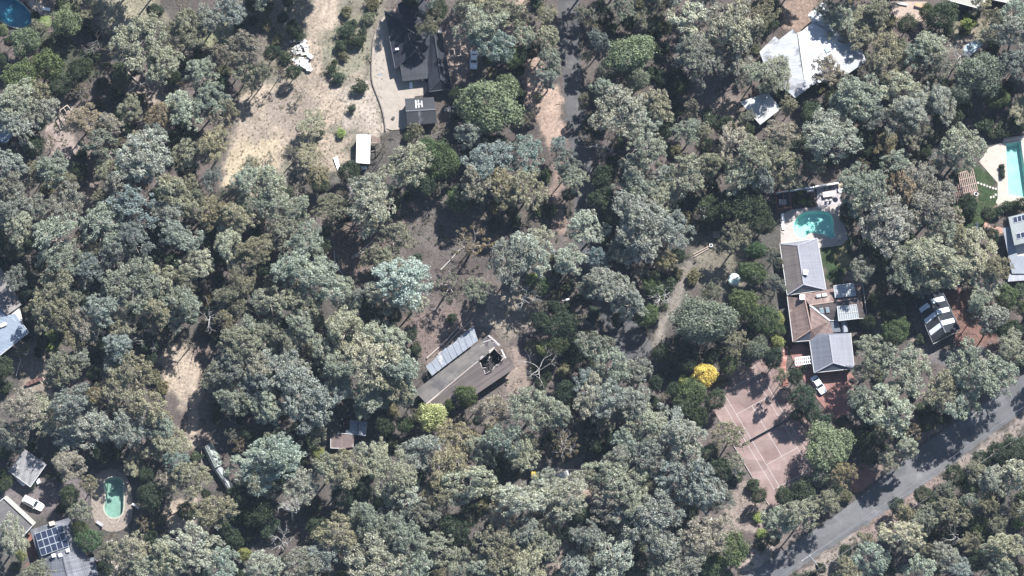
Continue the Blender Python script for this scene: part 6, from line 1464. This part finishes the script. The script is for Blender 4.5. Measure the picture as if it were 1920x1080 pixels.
DEADS = [  # px, py, crown radius px, height m, kind, label
 (175,84,32,7,'m','bare mauve-twigged tree in the shadow beside the top left lawn'),
 (395,590,27,13,'w','bleached dead tree right of the big olive-brown gum'),
 (275,628,31,12,'w','bleached dead tree fanning over dark scrub below the big olive-brown gum'),
 (40,662,24,5,'m','leafless grey shrub tree below the left edge house'),
 (985,545,29,12,'w','bleached dead tree between central pale gums'),
 (1012,685,34,10,'w','bleached dead tree at the right end of the burnt house'),
 (1125,270,23,13,'w','white forked dead tree beside the shaded lane'),
 (1238,550,28,13,'w','twisted bleached dead tree beside the grey track'),
 (1200,472,22,18,'w','pale dead limbs showing inside the large blue-grey gum'),
 (545,955,27,14,'w','white dead tree at lower left, upper of two'),
 (530,1008,33,13,'w','white dead tree at lower left, lower of two'),
 (1386,878,18,12.3,'w','tall thin white dead tree left of the tennis court'),
 (1065,830,26,11,'w','crooked dead tree above the black car'),
 (1790,1005,28,11,'w','pale dead tree in the roadside scrub below the road'),
 (1880,950,30,9,'m','mauve leafless tree in the roadside scrub at lower right'),
 (1780,940,18,6,'w','small dead tree nearest the verge below the road'),
 (880,455,26,6,'s','fallen-limbed bare tree in the brown clearing'),
 (1095,985,14,8,'w','small dead tree beside the dark tree below the black car'),
 (850,1010,22,7,'w','pale dead branches in dark forest at bottom centre'),
 (1115,20,20,9,'w','white dead branches at the top beside the lane'),
 (70,860,14,7,'w','small bare tree just above the grey shed'),
 (1800,100,26,10,'w','pale dead tree leaning by the upper right pond'),
 (1312,394,14,11,'w','short curved white dead limb above the grey pallet'),
 (660,355,14,8,'w','forked bare tree under the white-roofed shed'),
 (890,762,9,6,'w','bare white sapling at the lower edge of the burnt house'),
 (1250,255,12,6,'m','bare twiggy sapling beside the shaded clearing'),
 (640,300,10,4,'m','twiggy bare sapling beside the narrow white sheet'),
 (525,160,20,2.5,'m','low brown brush heap in the sandy clearing'),
 (730,640,14,9,'w','pale bare limb among gums left of the burnt house'),
 (940,985,14,8,'m','bare grey sapling at bottom centre'),
]
LAND = [('the dark slate house',780,90),('the black shed',790,210),('the white-roofed shed',681,280),('the white rubbish heap',562,100),('the white metal house',1510,110),('the white carport',1425,203),
 ('the cream-roofed house',1830,0),('the right-hand pool',1900,320),('the kidney pool',1525,420),('the tiled house',1540,590),('the black barn',1757,592),('the tennis court',1438,808),('the red driveway',1615,895),
 ('the asphalt road',1720,880),('the power pole',1522,1055),('the burnt house',870,700),('the ruined shed',655,815),('the greenhouse',408,872),('the grey shed',50,878),('the murky green pool',212,935),
 ('the solar-panelled tile house',110,1030),('the left edge house',12,590),('the top left pool',15,25),('the timber play frame',125,212),('the water tank',1376,522),('the lamp post',1055,568),('the black car',1049,893),
 ('the shaded lane',1075,180),('the bare sandy strip',345,720),('the brown clearing',820,430),('the right edge solar house',1905,460),('the brown brush heap',525,160),('the pale-roofed hut',420,990),('the wood heap',443,767)]
ORD = ['', 'second ', 'third ', 'fourth ', 'fifth ', 'sixth ', 'seventh ', 'eighth ', 'ninth ', 'tenth ', 'eleventh ', 'twelfth ', 'thirteenth ', 'fourteenth ', 'fifteenth ', 'sixteenth ']
def where(dx, dy):
    a = math.degrees(math.atan2(-dy, dx)) % 360
    return ['right of', 'above and right of', 'above', 'above and left of', 'left of', 'below and left of', 'below', 'below and right of'][int(((a+22.5) % 360)//45)]
specs = []
for tok in TREES.replace('\n', ';').split(';'):
    tok = tok.strip()
    if not tok: continue
    q_ = tok.split(); specs.append([q_[0]]+[float(z_) for z_ in q_[1:]])
OPEN = [[(470,150),(640,150),(700,150),(722,250),(690,330),(560,330),(480,370),(415,350),(428,260)], [(575,-20),(650,-20),(630,60),(600,140),(565,140)], TERR, [(720,0),(850,0),(850,240),(755,240)],
 [(660,250),(715,250),(715,310),(660,310)], [(1424,97),(1545,0),(1625,115),(1490,186)], [(1387,191),(1440,173),(1464,204),(1425,234)], [(1660,-10),(1740,-10),(1740,45),(1680,45)], [(1832,303),(1880,255),(1960,250),(1960,400),(1865,390)], [(1880,400),(1960,390),(1960,530),(1890,530)],
 [(1450,340),(1585,335),(1595,470),(1455,470)], [(1460,450),(1550,440),(1630,525),(1630,600),(1605,700),(1605,790),(1550,790),(1480,700)], [(1712,560),(1765,535),(1805,620),(1750,648)], [(1340,740),(1430,680),(1545,885),(1440,950)], [(1370,1098),(1520,997),(1643,905),(1873,735),(1960,672),(1990,730),(1840,850),(1590,1020),(1470,1100)],
 [(1040,-20),(1090,-20),(1115,300),(1125,500),(1200,600),(1230,660),(1170,680),(1085,500),(1060,220)], [(775,733),(890,608),(970,690),(825,790)], [(615,785),(692,785),(692,842),(615,842)], [(370,822),(425,822),(448,922),(415,924)], [(10,840),(92,870),(60,915)], [(165,875),(250,875),(250,1000),(170,1000)], [(-20,920),(70,980),(135,965),(195,1090),(-20,1090)], [(-30,495),(60,620),(-10,675)],
 [(0,890),(110,910),(110,975),(60,980)], [(1830,310),(1872,343),(1872,380),(1800,400),(1795,320)], [(-20,-20),(40,-20),(70,40),(20,60),(-20,40)], [(300,640),(375,640),(370,830),(340,830)], [(970,100),(1055,150),(1060,270),(1025,285)], [(1215,645),(1300,490),(1315,520),(1240,660)], [(1535,455),(1600,450),(1605,530),(1545,530)]]

NOFILL = [[(495,935),(585,925),(585,1045),(495,1045)],[(800,440),(1000,440),(1000,640),(790,650)],[(740,385),(905,380),(905,475),(760,480)],[(625,390),(700,400),(700,540),(625,540)],[(755,590),(900,570),(900,620),(800,690)],[(905,550),(1005,520),(1005,640),(930,650)],[(935,640),(1005,670),(990,740),(950,740)],[(330,20),(450,20),(450,110),(350,95)],[(150,-20),(310,-20),(300,60),(205,70)],[(85,185),(145,195),(165,300),(90,300)],[(235,160),(310,130),(310,195),(245,200)],[(150,310),(205,300),(165,430),(140,430)],[(20,650),(110,600),(110,740),(20,750)],[(1285,430),(1405,430),(1405,540),(1290,540)],[(1000,855),(1140,865),(1120,950),(1000,905)],[(1265,90),(1345,80),(1400,200),(1400,240),(1290,200)],[(1470,-10),(1545,-10),(1500,60)],[(1755,40),(1860,40),(1860,110),(1790,110)],[(1625,580),(1700,560),(1770,690),(1700,660)],[(1770,540),(1860,560),(1880,690),(1760,690)],[(1350,890),(1440,960),(1420,1010),(1340,1000)],[(1590,860),(1660,860),(1650,910),(1590,935)],[(600,30),(720,0),(700,260),(600,330)],[(830,40),(900,60),(910,170),(830,175)],[(300,930),(375,930),(365,1000),(310,1000)],[(1010,1000),(1075,1000),(1050,1085),(1010,1085)],[(1640,960),(1930,760),(1930,810),(1690,975),(1480,1085)],[(36,1000),(75,1000),(80,1060),(36,1060)],[(60,0),(110,20),(190,140),(110,150)],[(1030,300),(1062,300),(1062,445),(1035,445)],[(360,640),(405,640),(395,830),(360,830)]]
rf = random.Random(31); NF = OPEN+NOFILL
for gy in range(8, 1080, 21):
    for gx in range(8, 1920, 21):
        x, y = gx+rf.uniform(-9, 9), gy+rf.uniform(-9, 9)
        if any(in_poly(x, y+14, q) for q in NF) or any(in_poly(x, y, q) for q in NF): continue
        if any(math.hypot(x-s[1], y-s[2]) < s[3]*(.92 if s[0] not in 'DS' else 1.2)+4 for s in specs): continue
        k = rf.choice('ddSDDso'); r = rf.uniform(11, 19) if k != 'o' else rf.uniform(16, 22)
        specs.append([k, round(x), round(y), r])
# labels: kind + size + bearing from the closest landmark + rank by distance
buck = {}
for i, (k, x, y, r, *_) in enumerate(specs):
    ln, lx, ly_ = min(LAND, key=lambda L: math.hypot(x-L[1], y-L[2]))
    word = KIND[k][2]
    if KIND[k][0] == 'gum' and r >= 40: word = 'large '+word
    elif KIND[k][0] == 'gum' and r <= 24: word = 'small '+word
    key = (word, where(x-lx, y-ly_), ln); buck.setdefault(key, []).append((math.hypot(x-lx, y-ly_), i))
LBL = {}
for (word, wh, ln), lst in buck.items():
    lst.sort()
    for j, (d_, i) in enumerate(lst):
        LBL[i] = word+', '+ORD[j]+'nearest '+wh+' '+ln if len(lst) > 1 else word+' '+wh+' '+ln
GRP = {'grey_gum_tree': 'grey-green gum trees of the bushland', 'blue_gum_tree': 'blue-grey gum trees of the bushland', 'silver_gum_tree': 'pale silvery gum trees of the bushland', 'olive_gum_tree': 'brownish gum trees of the bushland', 'broadleaf_tree': 'rounded garden trees', 'evergreen_tree': 'bushy evergreen trees in the understorey', 'flowering_tree': 'yellow and lime trees', 'shrub': 'shrubs'}
CAT = {k_: ('shrub' if k_ == 'shrub' else 'gum tree' if 'gum' in k_ else 'tree') for k_ in GRP}
rt = random.Random(2024)
TREE_XY = []
def seg_d(x, y, poly):
    best = 1e9
    for i in range(len(poly)):
        ax, ay = poly[i]; bx, by = poly[(i+1) % len(poly)]; dx, dy = bx-ax, by-ay
        t = max(0, min(1, ((x-ax)*dx+(y-ay)*dy)/(dx*dx+dy*dy+1e-9))); best = min(best, math.hypot(x-ax-t*dx, y-ay-t*dy))
    return best
def plant(k, px, py, r, label, group=None, fixed_h=None):
    gen, nm, word, col, (h0, h1) = KIND[k]
    pool, Rn, Hn = MESHES[gen], POOLS[gen][1], POOLS[gen][2]
    grow = 1.2 if gen in ('gum', 'sparse') else 1.10
    if gen in ('gum', 'sparse'):      # crowns do not reach further over roofs, roads and yards than surveyed
        gap = min(abs(seg_d(px, py, q)) for q in OPEN)
        if gap < r*1.22: grow = max(.93, min(1.22, gap/r))
    rm = r*M_PX*grow
    H = (h0+h1*rm)*rt.uniform(.9, 1.12)
    if gen == 'gum': H = min(H, 19.0)
    if fixed_h: H = fixed_h
    p = P(px, py, H*(0.80 if gen in ('gum', 'sparse') else 0.62)); p.z = -0.08
    vi = rt.randrange(len(pool)); cm, tm_ = pool[vi]
    root = empty(nm, p, label, CAT[nm], group or GRP[nm], rt.uniform(0, 6.283))
    s = rm/Rn; sq = rt.uniform(.82, 1.2) if gen == 'gum' else rt.uniform(.9, 1.1)
    root.scale = (s*sq, s/sq, H/Hn)
    t_ = bpy.data.objects.new('trunk', tm_); link(t_, root)
    c_ = bpy.data.objects.new('crown', cm); link(c_, root)
    v = rt.uniform(.80, 1.18); w = rt.gauss(0, .05)
    c_.color = (col[0]*v*(1+w), col[1]*v, col[2]*v*(1-w), 1)
    TREE_XY.append((p.x, p.y, rm))
    return root
for i, (k, x, y, r, *hh) in enumerate(specs): plant(k, x, y, r, LBL[i], None, hh[0] if hh else None)
# trees just beyond the frame: their shadows and crown edges reach into it
OFF = [('c',290,-66,32,25),('c',258,-92,40,25),('c',222,-120,40,25),('c',57,-62,38,15),('c',110,-75,36,17),('c',10,-72,36,15),('c',603,-112,46,25),('c',556,-125,42,25),('g',480,-30,36),('g',800,-50,40),('g',900,-40,38),('o',1010,-35,34),('g',1090,-40,36),('o',1150,-35,30),('b',1240,-35,38),('b',1330,-38,36),('o',1430,-38,36),('o',1500,-60,30),('o',1600,-45,38),('o',1690,-55,30),
 ('g',1955,40,34),('b',1955,110,34),('g',1975,560,36),('d',1960,610,26),('g',1985,660,34),('d',1955,840,28),('w',1950,900,32),('g',1955,960,30),('b',1950,1030,30)]
for k, x, y, r, *hh in OFF: plant(k, x, y, r, 'tree standing beyond the picture edge with only its rim or shadow in view', 'trees beyond the picture edge', hh[0] if hh else None)

# dead trees
for i, (x, y, r, H, kd, lab) in enumerate(DEADS):
    tr_, limbs = dead(900+i, H, r*M_PX*1.15, 5 if r > 18 else 4, 4, .12+.011*H if H > 4 else .06)
    mat = {'w': pale_bark, 'm': mauve_bark, 's': bark_m}[kd]
    p = P(x, y, H*.72); p.z = -.05
    root = empty('dead_tree', p, lab, 'dead tree', 'dead trees')
    tr_.build('trunk', mat, root, smooth=True)
    for mb in limbs: mb.build('limb', mat, root, smooth=True)
# fallen logs
def log(label, pts, r, mat):
    pp = smooth_open([P(x, y, .22) for x, y in pts], 2); c = centroid(pp); n = len(pp)
    o = MB().tube([p-c for p in pp], [r*(1-.6*i/(n-1)) for i in range(n)], 7).build('fallen_log', mat); o.location = c; tag(o, label, 'log', 'fallen logs')
log('dark fallen trunk in the brown clearing, left of the pair', [(660,484),(680,468),(700,450)], .28, bark_m)
log('dark fallen trunk in the brown clearing, right of the pair', [(668,482),(690,467),(714,458)], .2, bark_m)
log('thin pale curved branch lying on brown ground', [(626,470),(628,492),(640,512),(652,530),(655,552)], .13, pale_bark)
log('pale branch sweeping across the clearing below the dark bushes', [(826,506),(846,486),(864,464),(896,460)], .14, pale_bark)
log('grey log parallel to the left side of the burnt house', [(800,672),(835,640),(860,612)], .2, bark_m)
log('second grey log further from the left side of the burnt house', [(822,665),(850,632),(890,595)], .18, bark_m)
log('fallen pale log at the foot of the leafless tree below the left edge house', [(30,705),(34,690),(40,672)], .14, pale_bark)
log('pale log on dark ground below the mid left clearing', [(175,842),(186,838),(196,832)], .12, pale_bark)
log('long fallen log beside the pale dirt at bottom centre', [(945,1030),(970,1006),(990,990)], .2, bark_m)
log('short pale log in the roadside scrub at lower right', [(1866,1006),(1876,992)], .16, pale_bark)
log('grey fallen log in the shade left of the large grey-green gum', [(178,274),(184,262),(196,248)], .16, bark_m)
log('pale fallen limb crossing beside the forest gap at upper left', [(240,172),(262,160),(298,142)], .16, pale_bark)
log('dark log near the white sheet at upper left', [(232,128),(250,146),(268,160)], .2, bark_m)
# palm
p = P(84, 40, 5.0); p.z = 0; palm = empty('palm_tree', p, 'small green palm between two rounded trees at top left', 'palm')
MB().tube([(-.4, -.3, -.1), (-.1, -.1, 2.5), (0, 0, 5.0)], [.2, .16, .14], 8).build('trunk', bark_m, palm)
fm = mat_plain('palm_frond', (0.17, 0.22, 0.08), .5, .2)
rg = random.Random(8)
for k in range(16):
    a = 6.283*k/16+rg.gauss(0, .1); el = rg.uniform(.0, .7); L = rg.uniform(1.7, 2.3); m = MB(); sp_ = []
    for i in range(8):
        t = i/7; sp_.append(Vector((math.cos(a)*L*t, math.sin(a)*L*t, 5.0+L*(el*t-.75*t*t))))
    sd = Vector((-math.sin(a), math.cos(a), 0))
    for i in range(1, 7):
        for s in (-1, 1):
            b_ = sp_[i]; tip = b_+sd*s*(.55*math.sin(math.pi*(i/7)**.7)+.1)+(sp_[i+1]-b_)*1.0+Vector((0, 0, -.12))
            m.add([b_, b_+(sp_[i+1]-b_)*.45, tip], [(0, 1, 2)])
    m.tube(sp_, [.03]*8, 3); m.build('frond', fm, palm)

# ---------------------------------------------------------------- undergrowth and litter (nobody could count these)
OPENW = [[tuple(P(x, y)[:2]) for x, y in q] for q in OPEN]
rgn = np.random.RandomState(99)
def scatter(n, x0=-128, x1=128, y0=-76, y1=76, margin=0.3):
    X = rgn.uniform(x0, x1, n); Y = rgn.uniform(y0, y1, n); ok = np.ones(n, bool)
    for q in OPENW: ok &= poly_sd(X, Y, q) > margin
    return X[ok], Y[ok]
X, Y = scatter(6500)
keep = vnoise(X, Y, .12, 41)+.5*vnoise(X, Y, .5, 42) > .68
X, Y = X[keep], Y[keep]
hgt = rgn.uniform(.12, .55, len(X))
V, F, T, Hh = cards(rgn, np.stack([X, Y, hgt], 1), rgn.uniform(.25, .75, len(X)), 26, .15, flat=.6)
me = arrays_mesh('scrub', V, F, attrs={'tint': T, 'hue': Hh}); me.materials.append(leaf_m)
o = link(bpy.data.objects.new('low_scrub', me)); o.color = (.095, .105, .062, 1); tag(o, 'low straggly scrub covering the forest floor', 'scrub', kind='stuff')
# dry grass tufts
def tufts(name, label, polys, n, col, size=.12):
    pw = [[tuple(P(x, y)[:2]) for x, y in q] for q in polys]; X = rgn.uniform(-128, 128, n*8); Y = rgn.uniform(-76, 76, n*8); ok = np.zeros(len(X), bool)
    for q in pw: ok |= poly_sd(X, Y, q) < 0
    X, Y = X[ok][:n], Y[ok][:n]
    V, F, T, Hh = cards(rgn, np.stack([X, Y, np.full(len(X), .06)], 1), rgn.uniform(.12, .3, len(X)), 12, size, flat=.6, aspect=.25)
    me = arrays_mesh(name, V, F, attrs={'tint': T, 'hue': Hh}); me.materials.append(leaf_m); o = link(bpy.data.objects.new(name, me)); o.color = col+(1,); tag(o, label, 'grass', kind='stuff')
tufts('dry_grass', 'dry olive grass on the clearings and verges', [[(440,130),(720,30),(722,240),(660,330),(420,350)], [(150,-10),(310,-10),(300,60),(200,70)], [(335,30),(440,20),(450,110),(360,90)], [(1350,960),(1400,900),(1450,955),(1420,1000)], [(1500,1075),(1760,890),(1930,770),(1930,800),(1700,970),(1560,1085)], [(905,560),(1000,520),(1010,600),(950,640)], [(745,385),(905,385),(905,475),(760,480)], [(620,380),(760,400),(690,540),(610,520)], [(755,600),(830,570),(900,600),(800,690)], [(1290,440),(1400,430),(1400,540),(1310,530)]], 3600, (.17, .158, .11))
tufts('lawn_grass', 'short green lawn grass by the pools', [[(1800,320),(1835,305),(1872,343),(1872,385),(1840,440),(1780,420)], [(1540,470),(1600,455),(1603,522),(1550,530)], [(60,60),(130,60),(190,140),(120,150)], [(70,610),(110,610),(110,660),(75,660)]], 2600, (.042, .068, .032), .09)  # blades darkened like LAWN, in place of tree shade
# sticks and bark strips
X, Y = scatter(9000, margin=-1.5)
n = len(X); a = rgn.uniform(0, 6.283, n); L = .25+.9*rgn.rand(n)**2.2; w = .02+.035*rgn.rand(n)
dx, dy = np.cos(a)*L/2, np.sin(a)*L/2; px_, py_ = -np.sin(a)*w, np.cos(a)*w; z = .03+.05*rgn.rand(n)
V = np.stack([np.stack([X-dx-px_, Y-dy-py_, z], 1), np.stack([X+dx-px_, Y+dy-py_, z], 1), np.stack([X+dx+px_, Y+dy+py_, z+.03], 1), np.stack([X-dx+px_, Y-dy+py_, z+.03], 1), np.stack([X-dx, Y-dy, z+.05+w], 1), np.stack([X+dx, Y+dy, z+.05+w], 1)], 1).reshape(-1, 3)
b0 = np.arange(n)[:, None]*6
F = np.concatenate([b0+np.array([[0, 1, 5, 4]]), b0+np.array([[4, 5, 2, 3]]), b0+np.array([[0, 3, 2, 1]])])
me = arrays_mesh('sticks', V, F); me.materials.append(mat_plain('fallen_bark', (0.28, 0.235, 0.20), .95, .45, .6))
o = link(bpy.data.objects.new('fallen_sticks', me)); tag(o, 'fallen sticks and bark strips on the forest floor', 'sticks', kind='stuff')

# ---------------------------------------------------------------- the air between the survey aircraft and the ground
top = CZ+30
hz = MB().box((0, -150, (top-3)/2), (5200, 5200, top+3)).build('haze', None)
hz.location.z = 0
hm = bpy.data.materials.new('haze_air'); hm.use_nodes = True
t = hm.node_tree; t.nodes.remove(t.nodes['Principled BSDF'])
pv = N(t, 'ShaderNodeVolumePrincipled'); pv.inputs['Color'].default_value = (0.62, 0.79, 1.0, 1); pv.inputs['Density'].default_value = 0.000022; pv.inputs['Anisotropy'].default_value = 0.0
t.links.new(pv.outputs[0], t.nodes['Material Output'].inputs['Volume'])
hz.data.materials.append(hm)
tag(hz, 'thin bluish haze over the whole place', 'haze', kind='stuff')
